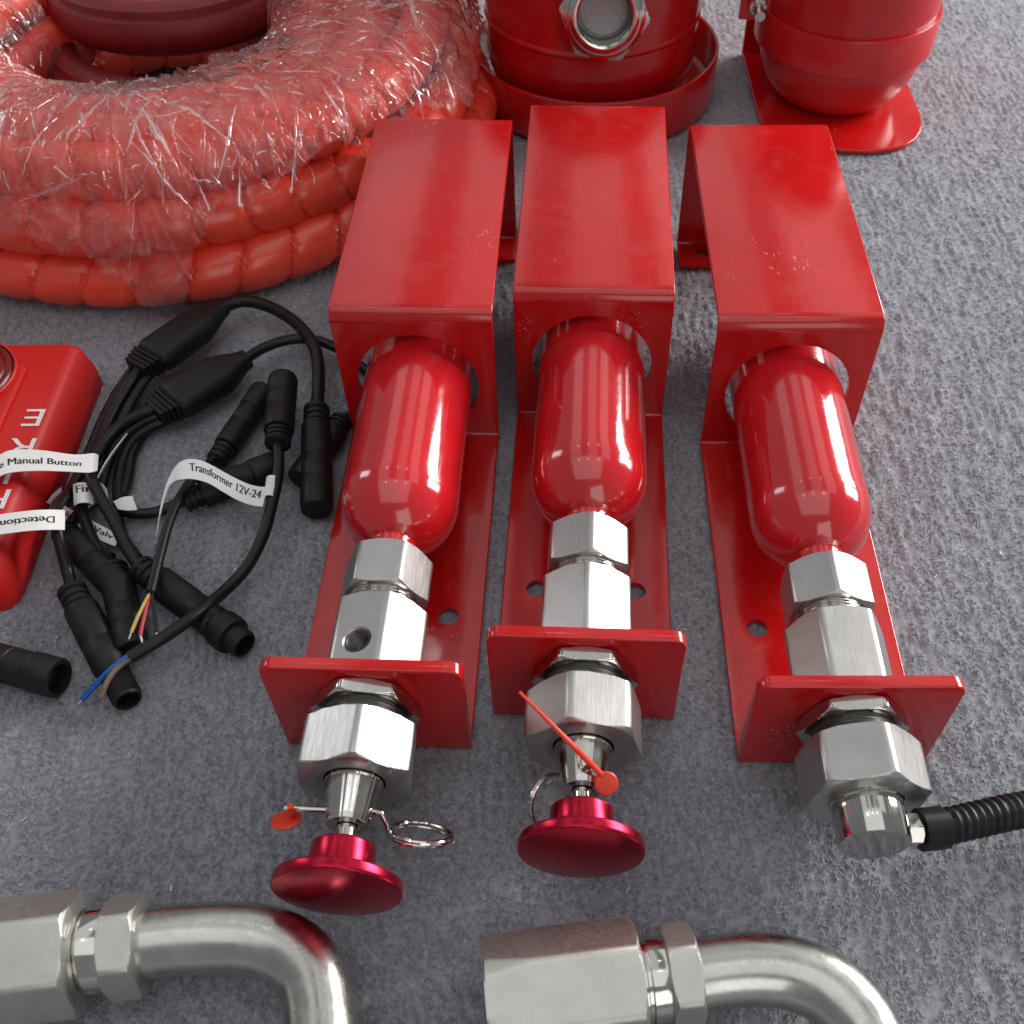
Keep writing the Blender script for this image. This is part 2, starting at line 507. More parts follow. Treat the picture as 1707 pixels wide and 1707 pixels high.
# ================================================================== THE GROUND
def build_carpet():
    rng = np.random.default_rng(5)
    x0, x1, y0, y1, st = -0.66, 0.62, 0.06, 1.28, 0.0019
    nx, ny = int((x1 - x0) / st), int((y1 - y0) / st)
    fx = np.fft.fftfreq(nx, st)[None, :]; fy = np.fft.fftfreq(ny, st)[:, None]
    def field(sx, sy):
        w = np.fft.fft2(rng.standard_normal((ny, nx)))
        k = np.exp(-2 * (math.pi ** 2) * ((fx * sx) ** 2 + (fy * sy) ** 2))
        h = np.real(np.fft.ifft2(w * k)); return (h - h.mean()) / h.std()
    X = x0 + np.arange(nx) * st; Y = y0 + np.arange(ny) * st
    wob = field(0.010, 0.02) * 0.0013 + field(0.004, 0.004) * 0.0009
    rib = 0.5 + 0.5 * np.cos(2 * math.pi * (X[None, :] + 0.03 * Y[:, None] + wob) / 0.0062)
    tuft = field(0.0013, 0.0020)
    tuft2 = field(0.0024, 0.0042)
    fine = field(0.0008, 0.0008)
    h = 0.0009 * rib * (0.75 + 0.35 * field(0.003, 0.005)) + 0.00028 * np.clip(tuft, -1.6, 2.2) + 0.00018 * tuft2 + 0.00018 * fine
    h = h - np.percentile(h, 93)           # tufts reach about z = 0
    # sparse far sheet round the dense patch
    gx = np.concatenate([[-9, -4, -2, -1.2], X, [1.2, 2, 4, 9]])
    gy = np.concatenate([[-9, -4, -2, -0.6], Y, [1.8, 3, 5, 12]])
    H = np.full((len(gy), len(gx)), -0.0008)
    H[4:-4, 4:-4] = h
    GX, GY = np.meshgrid(gx, gy)
    co = np.stack([GX, GY, H], -1).reshape(-1, 3).astype(np.float32)
    w = len(gx); hh = len(gy)
    i = (np.arange(hh - 1)[:, None] * w + np.arange(w - 1)[None, :]).ravel()
    quads = np.stack([i, i + 1, i + 1 + w, i + w], -1).astype(np.int32)
    me = bpy.data.meshes.new('carpet')
    me.vertices.add(len(co)); me.vertices.foreach_set('co', co.ravel())
    me.loops.add(quads.size); me.loops.foreach_set('vertex_index', quads.ravel())
    me.polygons.add(len(quads))
    me.polygons.foreach_set('loop_start', np.arange(0, quads.size, 4, dtype=np.int32))
    me.update(calc_edges=True)
    me.shade_smooth()
    o = obj('carpet_floor', me, M_CARPET)
    tag(o, kind='structure')
    # looped fibres standing out of the felt: short bent ribbons, more of them where the camera is near
    nf = 230000
    yy = rng.random(nf); xx = rng.random(nf)
    py = 0.10 + 1.12 * yy ** 1.35
    half = 0.30 + 0.30 * (py - 0.1)
    px = 0.0 + (xx * 2 - 1) * half - 0.02
    ix = np.clip(((px - x0) / st).astype(int), 0, nx - 1); iy = np.clip(((py - y0) / st).astype(int), 0, ny - 1)
    hz = h[iy, ix]
    keep = (hz > np.percentile(h, 30)); px, py, hz = px[keep], py[keep], hz[keep]
    nf = len(px)
    ang = rng.normal(math.pi / 2, 0.75, nf)
    L = rng.uniform(0.0012, 0.0034, nf); wd = rng.uniform(0.00014, 0.00034, nf); hi = rng.uniform(0.0002, 0.0009, nf)
    bend = rng.normal(0, 0.0007, nf)
    cs, sn = np.cos(ang), np.sin(ang)
    vv = np.zeros((nf, 6, 3), np.float32)
    for q, (tt, up_) in enumerate(((-0.5, 0.0), (0.05, 1.0), (0.5, 0.25))):
        off = bend * (1 if q == 1 else 0)
        cx_ = px + cs * L * tt - sn * off; cy_ = py + sn * L * tt + cs * off
        for e, sg in enumerate((-1, 1)):
            vv[:, q * 2 + e, 0] = cx_ - sn * wd * sg; vv[:, q * 2 + e, 1] = cy_ + cs * wd * sg
            vv[:, q * 2 + e, 2] = hz + hi * up_ + 0.00012 * sg
    base = (np.arange(nf) * 6)[:, None]
    quads = np.concatenate([base + np.array([[0, 1, 3, 2]]), base + np.array([[2, 3, 5, 4]])]).astype(np.int32)
    me = bpy.data.meshes.new('carpet_fibres')
    me.vertices.add(nf * 6); me.vertices.foreach_set('co', vv.ravel())
    me.loops.add(quads.size); me.loops.foreach_set('vertex_index', quads.ravel())
    me.polygons.add(len(quads)); me.polygons.foreach_set('loop_start', np.arange(0, quads.size, 4, dtype=np.int32))
    me.update(calc_edges=True); me.shade_smooth()
    tag(obj('carpet_fibres', me, M_CARPET, o), kind='stuff')
build_carpet()

# ================================================================== CYLINDER BRACKETS
W, LB, HT, LT, TH, PT = 0.100, 0.2374, 0.1045, 0.2284, 0.0036, 0.0072
ZC = 0.0465

def sheet_mesh():
    t2 = TH / 2
    pts = [(PT - 0.001, t2), (LB + t2, t2), (LB + t2, HT - t2), (LB + LT - t2, HT - t2), (LB + LT - t2, t2), (LB + LT - 0.033, t2)]
    rad = [0, 0.0035, 0.0075, 0.0065, 0.004, 0]
    path = [Vector((0, *pts[0]))]
    for i in range(1, 5):
        a, b, c = Vector(pts[i - 1]), Vector(pts[i]), Vector(pts[i + 1])
        u, v = (a - b).normalized(), (c - b).normalized()
        r = rad[i]
        c0 = b + (u + v) * r
        s0, e0 = b + u * r, b + v * r
        for k in range(9):
            w = k / 8
            d = ((s0 - c0).lerp(e0 - c0, w)).normalized() * r
            # true arc
            ang = math.radians(90) * w
            d = (s0 - c0) * math.cos(ang) + (e0 - c0) * math.sin(ang)
            q = c0 + d
            path.append(Vector((0, q.x, q.y)))
    path.append(Vector((0, *pts[5])))
    # rounded-rectangle section: along x (width) and along the path normal (thickness)
    e = 0.0009
    sec = []
    for cxs, czs, a0 in ((1, 1, 0), (-1, 1, 90), (-1, -1, 180), (1, -1, 270)):
        for k in range(4):
            a = R(a0 + 30 * k)
            sec.append((cxs * (W / 2 - e) + e * math.cos(a), czs * (t2 - e) + e * math.sin(a)))
    n = len(sec)
    V, F = [], []
    for i, p in enumerate(path):
        T = (path[min(i + 1, len(path) - 1)] - path[max(i - 1, 0)]).normalized()
        N = Vector((0, -T.z, T.y))
        for sx, sn in sec:
            V.append((sx, p.y + N.y * sn, p.z + N.z * sn))
    for i in range(len(path) - 1):
        for k in range(n):
            k2 = (k + 1) % n
            F.append((i * n + k, (i + 1) * n + k, (i + 1) * n + k2, i * n + k2))
    F.append(tuple(range(n))); F.append(tuple((len(path) - 1) * n + k for k in range(n - 1, -1, -1)))
    me = make_mesh('bracket_sheet', V, F, False)
    fix_normals(me)
    def vcyl(x, y, r):
        V, F = lathe([(0, -0.02), (r, -0.02), (r, 0.02), (0, 0.02)], 40)
        return [(x + v[0], y + v[2], v[1]) for v in V], F
    hole = lathe([(0, LB - 0.02), (0.0390, LB - 0.02), (0.0390, LB + 0.02), (0, LB + 0.02)], 90, 0.0478)
    return cut(me, [hole, vcyl(-0.0298, 0.0852, 0.0062), vcyl(0.0298, 0.0852, 0.0062),
                    vcyl(-0.0298, LB + LT - 0.017, 0.0055), vcyl(0.0298, LB + LT - 0.017, 0.0055)])

def plate_mesh():
    hp, rc = 0.0770, 0.0065
    pts = [(-W / 2, 0), (W / 2, 0)]
    for cxs, a0 in ((1, 0), (-1, 90)):
        for k in range(7):
            a = R(a0 + 15 * k)
            pts.append((cxs * (W / 2 - rc) + rc * math.cos(a), hp - rc + rc * math.sin(a)))
    V, F = rounded_slab(pts, 0, PT, 0.0010, 3)
    V = [(x, z, y) for x, y, z in V]
    me = make_mesh('front_plate', V, F, True)
    fix_normals(me)
    return me

SHEET, PLATE = sheet_mesh(), plate_mesh()

def cylinder_vf():
    prof = [(0, 0.366), (0.010, 0.3658)]
    for k in range(1, 13):
        a = R(90 - 7.5 * k)
        prof.append((0.010 + 0.0245 * math.cos(a), 0.342 + 0.024 * math.sin(a)))
    for k in range(9): prof.append((0.0345, 0.340 - k * (0.340 - 0.138) / 8))
    for k in range(1, 18):
        s = 0.038 * math.sin(R(k * 3.9))
        prof.append((0.0345 * math.sqrt(1 - (s / 0.038) ** 2) , 0.137 - s))
    r0, s0 = prof[-1]
    for k in range(1, 9):
        u = k / 8
        prof.append((r0 - (r0 - 0.0140) * (1 - (1 - u) ** 2), s0 - (s0 - 0.0900) * u ** 1.0))
    prof += [(0.0138, 0.088), (0, 0.088)]
    return lathe(prof, 96, ZC)
CYL = make_mesh('gas_cylinder', *cylinder_vf(), sharp=40)

def frange(a, b, n): return [a + (b - a) * k / n for k in range(n + 1)]

def thread_profile(r, d, s0, s1, pitch):
    out = [(0, s0), (r - d, s0)]
    n = int(abs(s1 - s0) / pitch)
    p = (s1 - s0) / n
    for k in range(n):
        out += [(r, s0 + p * (k + 0.35)), (r, s0 + p * (k + 0.5)), (r - d, s0 + p * (k + 0.85)), (r - d, s0 + p * (k + 1.0))]
    return out + [(0, s1)]

def knob_parts(t):
    zc = ZC
    # stem
    part('stem', *lathe([(0, -0.064), (0.0048, -0.064), (0.0048, -0.0772), (0, -0.0772)], 40, zc), M_POLISH, t)
    k = part('push_knob', *lathe([(0, -0.0762), (0.0135, -0.0762)] +
        [(0.0135 + 0.0016 * math.sin(R(a)), -0.0778 + 0.0016 * math.cos(R(a))) for a in (0, 30, 60, 90)] +
        [(0.0151, -0.0880), (0.0149, -0.0905), (0.0150, -0.0915), (0.0156, -0.0921), (0.0175, -0.0924), (0.0282, -0.0928)] +
        [(0.0282 + 0.0014 * math.sin(R(a)), -0.0942 + 0.0014 * math.cos(R(a))) for a in (20, 45, 70, 90)] +
        [(0.0296, -0.0972)] +
        [(0.0284 + 0.0012 * math.cos(R(a)), -0.0976 - 0.0012 * math.sin(R(a))) for a in (20, 45, 70, 88)] +
        [(0.0255, -0.0994), (0.0200, -0.1004), (0.0120, -0.1011), (0.0050, -0.1014), (0, -0.1015)], 96, zc), M_ANOD, t)
    return k

def ripple(V, amp, seed):  # invented waviness, shaped to break reflections into axial stripes
    out = []
    for x, y, z in V:
        th = math.atan2(x, z - ZC); rr = math.hypot(x, z - ZC)
        k = 1 + amp * (math.sin(17 * th + seed) + 0.8 * math.sin(29 * th + 2 * seed) + 0.5 * math.sin(41 * th + 3 * seed)) if rr > 0.008 else 1
        out.append((x * k, y, ZC + (z - ZC) * k))
    return out

def cone_part(t):
    V, F = lathe([(0, -0.0430), (0.0142, -0.0430), (0.0142, -0.0452), (0.0136, -0.0458)] +
        [(0.0136 + (0.0102 - 0.0136) * u, -0.0458 - 0.0202 * u) for u in frange(0, 1, 8)] +
        [(0.0098, -0.0666), (0.0058, -0.0668), (0.0058, -0.0650), (0, -0.0650)], 220, ZC)
    part('tapered_sleeve', ripple(V, 0.0038, 1.3), F, M_TURNED, t)

def assembly(name, loc, rot, label, rolls, kind):
    t = thing(name, loc, label, 'cylinder bracket', rot, 'red cylinder brackets on the carpet')
    obj('bracket_sheet', SHEET, M_PAINT, t)
    obj('front_plate', PLATE, M_PAINT, t)
    obj('gas_cylinder', CYL, M_CYL, t)
    r1, r2, r3, r4 = [R(a) for a in rolls]
    # collar nut behind, then long hexagonal body
    part('collar_nut', *lathe(hex_profile(0.0250, 0.0905, 0.0618), 144, ZC, 0, (0.0250, r1)), M_STEEL, t)
    part('threaded_neck', *lathe(thread_profile(0.0195, 0.001, 0.0620, 0.0525, 0.0018), 64, ZC), M_TURNED, t)
    body = make_mesh('hex_body', *lathe(hex_profile(0.0270, 0.0536, PT), 144, ZC, 0, (0.0270, r2)))
    if kind == 'port':
        fix_normals(body)
        na = r2 - R(30)                      # normal of the upper left flat
        ap = 0.0270 * math.cos(R(30))
        nv = Vector((math.sin(na), 0, math.cos(na)))
        base = Vector((0, 0.0232, ZC))
        def port(prof, n=56):
            V, F = lathe(prof, n)
            return align(V, base, base + nv), F
        body = cut(body, [port([(0, ap - 0.016), (0.0064, ap - 0.016), (0.0064, ap - 0.0014), (0.0086, ap + 0.0008), (0.0086, ap + 0.004), (0, ap + 0.004)])])
        o = obj('hex_body', body, M_STEEL, t)
        th = []
        k = 0; s = ap - 0.0158
        while s < ap - 0.0022:
            th += [(0.0063, s), (0.0053, s + 0.0008), (0.0053, s + 0.0011)]; s += 0.0019
        th += [(0.0062, s), (0.0066, s), (0.0066, ap - 0.0158)]
        V, F = port(th)
        part('port_thread', V, F, M_SHADE_STEEL, o)
        V, F = port([(0, ap - 0.0152), (0.0058, ap - 0.0152), (0.0058, ap - 0.0158), (0, ap - 0.0158)])
        part('port_bottom', V, F, M_RUBBER, o)  # black disc painting the shade at the end of the bore
    else:
        obj('hex_body', body, M_STEEL, t)
    part('lock_nut', *lathe(hex_profile(0.0282, -0.0004, -0.0082), 144, ZC, 0, (0.0280, r3)), M_TURNED, t)
    part('shaded_gap_thread', *lathe(thread_profile(0.0212, 0.0008, -0.0066, -0.0180, 0.0020), 64, ZC), M_SHADE_STEEL, t)  # steel thread; the shade between the nuts is put into its colour
    part('union_nut', *lathe([(0.0150, -0.0162), (0.0255, -0.0162)] + hex_profile(0.0308, -0.0164, -0.0452)[2:-1] + [(0.0190, -0.0454), (0.0165, -0.0448), (0.0150, -0.0440)], 144, ZC, 0, (0.0308, r4)), M_STEEL, t)
    return t

br_left = assembly('cylinder_bracket', (-0.0930, 0.2699, 0.0006), -0.0405,
    'red bracket with gas cylinder whose hex body has a threaded side port, leftmost of three', (27, 17, 38, 7), 'port')
br_mid = assembly('cylinder_bracket', (0.0179, 0.2872, 0.0006), -0.0459,
    'middle red bracket with gas cylinder and red push knob, round orange seal on its sleeve', (5, 0, 31, -14), 'plain')
br_right = assembly('cylinder_bracket', (0.1498, 0.2578, 0.0006), -0.0117,
    'right red bracket with gas cylinder ending in a plain steel cap and black ribbed conduit', (0, -27, 25, 13), 'cap')

# ---- knobs of the left and middle brackets
for t in (br_left, br_mid):
    cone_part(t); knob_parts(t)

def ring_vf(c, ax1, ax2, rad, wire, n=72, turns=2, off=0.0012):
    """split key ring: a wire wound nearly twice round a circle"""
    c = Vector(c); a, b = Vector(ax1).normalized(), Vector(ax2)
    b = (b - a * b.dot(a)).normalized(); nrm = a.cross(b)
    path = []
    for k in range(n * turns):
        w = 2 * math.pi * k / n
        path.append(c + (a * math.cos(w) + b * math.sin(w)) * rad + nrm * off * (k / (n * turns) - 0.5) * 2)
    return sweep(path, wire, 10)

# left bracket: pin straight through the sleeve, pull ring on the right
PS = -0.0592
pin = part('safety_pin', *join(sweep([Vector((-0.0305, PS, ZC + 0.001)), Vector((-0.0300, PS, ZC + 0.001)), Vector((0.0135, PS, ZC + 0.0005))], 0.0016, 16),
                         sweep(catmull([(0.0130, PS, ZC + 0.0005), (0.0152, PS - 0.0010, ZC + 0.001), (0.0172, PS - 0.0036, ZC - 0.0025), (0.0186, PS - 0.0062, 0.0392)], 0.001), 0.0015, 12)), M_POLISH, br_left)
part('pull_ring', *ring_vf((0.0334, PS - 0.0065, 0.0372), (1, -0.05, -0.12), (0.1, 0.64, -0.76), 0.0150, 0.00145), M_POLISH, pin)
seal = part('seal_tag', *join(sweep(catmull([(-0.0262, PS - 0.002, ZC + 0.0085), (-0.0268, PS - 0.0022, ZC + 0.003), (-0.0272, PS - 0.002, ZC - 0.001), (-0.0285, PS - 0.0015, ZC - 0.004)], 0.001), 0.00155, 10),
     [align(lathe([(0, 0), (0.0068, 0), (0.0073, 0.0007), (0.0068, 0.0014), (0, 0.0014)], 40)[0], (-0.0302, PS - 0.0042, ZC - 0.0040), (-0.0308, PS - 0.0002, ZC + 0.0030)), lathe([(0, 0), (0.0068, 0), (0.0073, 0.0007), (0.0068, 0.0014), (0, 0.0014)], 40)[1]]), M_SEAL, br_left)

# middle bracket: pin crosses the sleeve from the upper right to the lower left
a_ = Vector((0.0025, -0.0616, 0.0610)); b_ = Vector((-0.0100, -0.0595, ZC - 0.0120))
pin = part('safety_pin', *sweep([a_, a_.lerp(b_, 0.5), b_], 0.0017, 16), M_POLISH, br_mid)
part('pull_ring', *ring_vf((-0.0160, -0.0640, ZC - 0.0180), (0.35, 0.75, 0.3), (-0.4, 0.2, 0.9), 0.0128, 0.00105), M_POLISH, pin)
tie = [(-0.0308, -0.0360, 0.0840), (-0.0194, -0.0470, 0.0820), (-0.0071, -0.0562, 0.0750), (0.0009, -0.0599, 0.0660), (0.0056, -0.0621, 0.0610), (0.0091, -0.0640, 0.0570)]
ta = Vector((0.0110, -0.0662, 0.0540)); tb = ta + Vector((0.10, -0.62, 0.78)) * 0.01
dv, df_ = lathe([(0, 0), (0.0052, 0), (0.0057, 0.0006), (0.0057, 0.0014), (0.0052, 0.002), (0, 0.002)], 40)
part('seal_tag', *join(sweep(catmull(tie, 0.0012), 0.0011, 10, True, lambda s, th: 0.00075 + 0.00075 * min(1, s / 0.045)), (align(dv, ta, tb), df_)), M_SEAL, br_mid)

# right bracket: plain cap and corrugated conduit
V, F = lathe([(0, -0.0430), (0.0176, -0.0430), (0.0176, -0.0465), (0.0168, -0.0470), (0.0168, -0.0655), (0.0165, -0.0660), (0.0160, -0.0662)] + [(0.016 * (1 - k / 8), -0.0662) for k in range(1, 9)], 220, ZC)
part('end_cap', ripple(V, 0.0030, 2.1), F, M_TURNED, br_right)
gl = part('side_gland', *join((align(lathe(hex_profile(0.0082, 0.0155, 0.0225), 96, 0, 0, (0.0082, R(12)))[0], (0, -0.0585, ZC - 0.001), (1, -0.040, ZC - 0.001)), lathe(hex_profile(0.0082, 0.0155, 0.0225), 96, 0, 0, (0.0082, R(12)))[1])), M_TURNED, br_right)
cpath = catmull([(0.0222, -0.0582, ZC - 0.001), (0.0330, -0.0565, ZC - 0.002), (0.0500, -0.0520, ZC - 0.004), (0.0750, -0.0450, ZC - 0.008), (0.1050, -0.0380, ZC - 0.016), (0.1400, -0.0330, 0.0180), (0.1850, -0.0330, 0.0105), (0.2400, -0.0400, 0.0102)], 0.0006)
def corr(s, th):
    if s < 0.0125: return 0.0098 - 0.0003 * math.cos(th * 6)
    if s < 0.0135: return 0.0090
    return 0.0076 + 0.0013 * (0.5 + 0.5 * math.cos(2 * math.pi * s / 0.0042)) ** 0.7
part('ribbed_conduit', *sweep(cpath, 0, 24, True, corr), M_RUBBER, br_right)

# ================================================================== PIPE ELBOWS
def elbow(name, A, dirv, label, coup, pathpts, rolls, s_nut, s_ring, rp):
    """A: point on the axis at the outer end of the coupling; dirv: axis direction"""
    A = Vector(A); d = Vector(dirv).normalized()
    t = thing(name, (A.x, A.y, 0), label, 'pipe elbow', 0, 'steel pipe elbows near the camera')
    def put(name_, prof, n, hexa, mat):
        V, F = lathe(prof, n, 0, 0, hexa)
        return part(name_, align(V, A, A + d), F, mat, t, True)
    L0, L1, Rh = coup
    if L0 > 0:   # coupling shows its open, turned end
        prof = [(0.0185, L0 * 0.9), (0.0185, 0.0008), (0.0200, 0.0002), (0.0258, 0.0), (0.0268, 0.0008), (0.0270, 0.004)]
        prof += [(0.0270 + (Rh - 0.0270) * k / 10, 0.004 + 0.022 * k / 10) for k in range(1, 11)]
        prof += hex_profile(Rh, 0.0, L1)[-7:-1] + [(0.0185, L1), (0.0185, L0 * 0.9)]
    else:
        prof = hex_profile(Rh, 0.0, L1)
    put('hex_coupling', prof, 144, (Rh, R(rolls[0])), M_CAST)
    put('ring_collar', [(0, L1 - 0.001)] + [(r, L1 + s) for r, s in ((0.0190, -0.001), (0.0190, 0.0015), (0.0178, 0.002), (0.0178, 0.0035), (0.0192, 0.004), (0.0192, s_ring - 0.001), (0.0186, s_ring + 0.001))] + [(0, L1 + s_ring + 0.001)], 72, None, M_POLISH)
    s2 = L1 + s_ring
    put('swivel_nut', hex_profile(0.0240, s2, s2 + s_nut), 144, (0.0240, R(rolls[1])), M_CAST)
    path = catmull([tuple(A + d * (s2 + s_nut - 0.003))] + pathpts, 0.0025)
    V, F = sweep(path, rp, 40)
    part('bent_pipe', V, F, M_PIPE, t, True)
    return t

ZE = 0.0268
e1a, e1b = Vector((-0.2651, 0.1464, 0.0268)), Vector((-0.1885, 0.1559, 0.0268))
elbow('pipe_elbow', e1a, e1b - e1a, 'steel pipe elbow at the lower left, its hex coupling cut off by the left edge', (0.0, (Vector((-0.2131, 0.1518, 0.0268)) - e1a).length, 0.0288),
      [(-0.1703, 0.1579, 0.0268), (-0.1513, 0.1586, 0.0268), (-0.1345, 0.1573, 0.0270), (-0.1200, 0.1521, 0.0275), (-0.1084, 0.1420, 0.0285), (-0.1025, 0.1293, 0.0295), (-0.0988, 0.1141, 0.0310), (-0.0957, 0.0974, 0.0320)], (-14, -14), 0.0155, 0.0125, 0.0160)
e2a, e2b = Vector((-0.0291, 0.1299, 0.0268)), Vector((0.0855, 0.1424, 0.0268))
elbow('pipe_elbow', e2a, e2b - e2a, 'steel pipe elbow at the bottom centre showing the open end of its coupling', (0.05, (Vector((0.0385, 0.1376, 0.0268)) - e2a).length, 0.0288),
      [(0.0747, 0.1417, 0.0268), (0.0909, 0.1426, 0.0268), (0.1067, 0.1406, 0.0268), (0.1204, 0.1345, 0.0270), (0.1303, 0.1241, 0.0275), (0.1356, 0.1117, 0.0280), (0.1374, 0.0961, 0.0290)], (-14, -14), 0.0135, 0.0120, 0.0160)

# ================================================================== TANKS BEHIND
# tank standing in a low round cup, steel port facing the camera
tk = thing('red_tank', (0.047, 0.975, 0), 'large red tank with a steel hex port, standing in a low round cup', 'tank')
def vlathe(prof, cx, cy, n=96, hexa=None):
    V, F = lathe(prof, n, 0, 0, hexa)
    return [(cx + v[0], cy - v[2], v[1]) for v in V], F
part('tank_shell', *vlathe([(0, 0.012), (0.080, 0.012), (0.089, 0.020), (0.0945, 0.034), (0.0965, 0.050), (0.0965, 0.0740), (0.0972, 0.0750), (0.0978, 0.0770), (0.0972, 0.0790), (0.0965, 0.0800), (0.0968, 0.110), (0.0968, 0.19), (0.094, 0.21), (0.082, 0.228), (0.055, 0.242), (0.02, 0.247), (0, 0.247)], -0.004, 0.0), M_TANK_GLOSS, tk)
part('cup', *vlathe([(0, 0.001), (0.108, 0.001), (0.1125, 0.004), (0.1135, 0.010), (0.1135, 0.0445), (0.1128, 0.0455), (0.1112, 0.0455), (0.1105, 0.0445), (0.1105, 0.008), (0.106, 0.005), (0, 0.005)], 0.0, 0.0), M_TANK_GLOSS, tk)
pa = Vector((0.001, -0.0930, 0.1165)); pb = pa + Vector((0.0, -0.985, 0.16))
def pport(prof, n, hexa=None):
    V, F = lathe(prof, n, 0, 0, hexa)
    return align(V, pa, pb), F
part('steel_port', *pport([(0.0222, 0.0300), (0.0214, 0.0290), (0.0214, 0.0050), (0.0300, -0.004), (0.0362, 0.002), (0.0362, 0.010)] + hex_profile(0.0375, 0.010, 0.0262)[2:-1] + [(0.0300, 0.0264), (0.0290, 0.0292), (0.0275, 0.0302), (0.0232, 0.0304), (0.0222, 0.0300)], 144, (0.0375, R(22))), M_POLISH, tk)
part('port_disc', *pport([(0, 0.0080), (0.0190, 0.0080), (0.0198, 0.0072), (0.0198, 0.0056), (0.0216, 0.0054), (0, 0.0050)], 72), M_DISC, tk)

# upright tank strapped to an angle bracket
tr = thing('red_tank', (0.2700, 0.9580, 0), 'upright red tank held by a strap on an angle bracket with a rounded foot', 'tank')
part('tank_shell', *vlathe([(0, 0.004), (0.030, 0.0045), (0.048, 0.007), (0.056, 0.012), (0.064, 0.022), (0.0705, 0.036), (0.0745, 0.052), (0.0760, 0.066), (0.0765, 0.090), (0.0765, 0.24), (0.072, 0.27), (0.05, 0.30), (0.02, 0.31), (0, 0.31)], 0, 0), M_TANK, tr)
part('strap', *vlathe([(0.0755, 0.0565), (0.0790, 0.0560), (0.0796, 0.0566), (0.0800, 0.0865), (0.0796, 0.0872), (0.0768, 0.0872)], 0, 0, 96), M_TANK, tr)
pts = []
for cx_, cy_, a0 in ((0.047, 0.10, 0), (-0.047, 0.10, 90)):
    pts.append((0.0745 if a0 == 0 else -0.0745, 0.075))
pts = [(0.0760, 0.078), (-0.0740, 0.078), (-0.0740, -0.035)]
pts += [(-0.0730, -0.055), (-0.0690, -0.070), (-0.0600, -0.082), (-0.0450, -0.0915), (-0.0250, -0.0980), (0.0, -0.1025), (0.0200, -0.1035)]
pts += [(0.0360, -0.1010), (0.0500, -0.0945), (0.0610, -0.0850), (0.0690, -0.0720), (0.0735, -0.0570), (0.0755, -0.040)]
V, F = rounded_slab(pts, 0.0008, 0.0046, 0.0009)
foot = part('foot_plate', V, F, M_PAINT, tr)
V, F = box(-0.0742, 0.0760, 0.0785, 0.0825, 0.0008, 0.26)
part('back_plate', V, F, M_PAINT, tr, smooth=False)
V, F = lathe(hex_profile(0.0085, 0, 0.007), 72, 0, 0, (0.0085, 0))
ba = Vector((-0.0860, -0.020, 0.0940))
o = part('strap_bolt', *join((align(V, ba, ba + Vector((0.05, -1, -0.15))), F), sweep([ba + Vector((0, -0.006, -0.001)), ba + Vector((0.0005, -0.020, -0.003))], 0.0045, 20)), M_POLISH, tr)
V, F = box(-0.1000, -0.0700, -0.020, -0.0165, 0.0800, 0.1080)
part('strap_lug', V, F, M_TANK, tr, smooth=False)

# ================================================================== HOSE COIL IN FILM
HC = Vector((-0.330, 0.915, 0))
coil = thing('hose_coil', tuple(HC), 'coil of orange-red ribbed hose wrapped in crinkled clear film', 'hose')
rnd = random.Random(11)
def loop_vf(Rl, z, rh, cx=0, cy=0, pitch=0.037, wob=0.006, seed=0, n_around=26):
    rr = random.Random(seed)
    ph = [rr.uniform(0, 6.28) for _ in range(6)]
    n = int(2 * math.pi * Rl / 0.0022)
    path = []
    for k in range(n + 1):
        a = 2 * math.pi * k / n
        r_ = Rl + wob * (math.sin(2 * a + ph[0]) * 0.5 + math.sin(3 * a + ph[1]) * 0.35 + math.sin(5 * a + ph[2]) * 0.2)
        zz = z + wob * 0.35 * (math.sin(3 * a + ph[3]) + 0.5 * math.sin(4 * a + ph[4]))
        path.append(Vector((cx + r_ * math.cos(a), cy + r_ * math.sin(a), max(rh * 0.98, zz))))
    def rf(s, th):
        u = (s / pitch + 0.22 * math.sin(th + ph[5])) % 1.0
        e = min(u, 1 - u)
        seg = int(s / pitch + 0.22 * math.sin(th + ph[5]))
        jit = 1 + 0.018 * math.sin(seg * 12.9898 + ph[0] * 7)
        if e < 0.026: return rh * (0.72 + 5.0 * e)
        return rh * jit * (0.915 + 0.085 * min(1, math.sin(min(1.0, (e - 0.026) / 0.26) * math.pi / 2)))
    return sweep(path, rh, n_around, False, rf)
loops = [(0.262, 0.0215, 0.0215), (0.219, 0.0215, 0.0215), (0.176, 0.0215, 0.0215), (0.136, 0.0215, 0.0205),
         (0.250, 0.0590, 0.0205), (0.208, 0.0600, 0.0210), (0.166, 0.0580, 0.0205), (0.130, 0.0590, 0.0195),
         (0.228, 0.0940, 0.0205), (0.186, 0.0970, 0.0205), (0.147, 0.0930, 0.0195)]
def shift(rl): return -0.028 * max(0.0, (0.262 - rl) / 0.13)
for k, (rl, z, rh) in enumerate(loops):
    V, F = loop_vf(rl, z, rh, 0, shift(rl), seed=k + 3)
    part('hose_loop', V, F, M_HOSE, coil)
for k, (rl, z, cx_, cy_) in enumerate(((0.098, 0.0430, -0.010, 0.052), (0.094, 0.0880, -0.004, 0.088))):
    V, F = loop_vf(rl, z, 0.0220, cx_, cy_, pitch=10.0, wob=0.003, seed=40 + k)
    part('inner_hose_loop', V, F, M_HOSE_IN, coil)

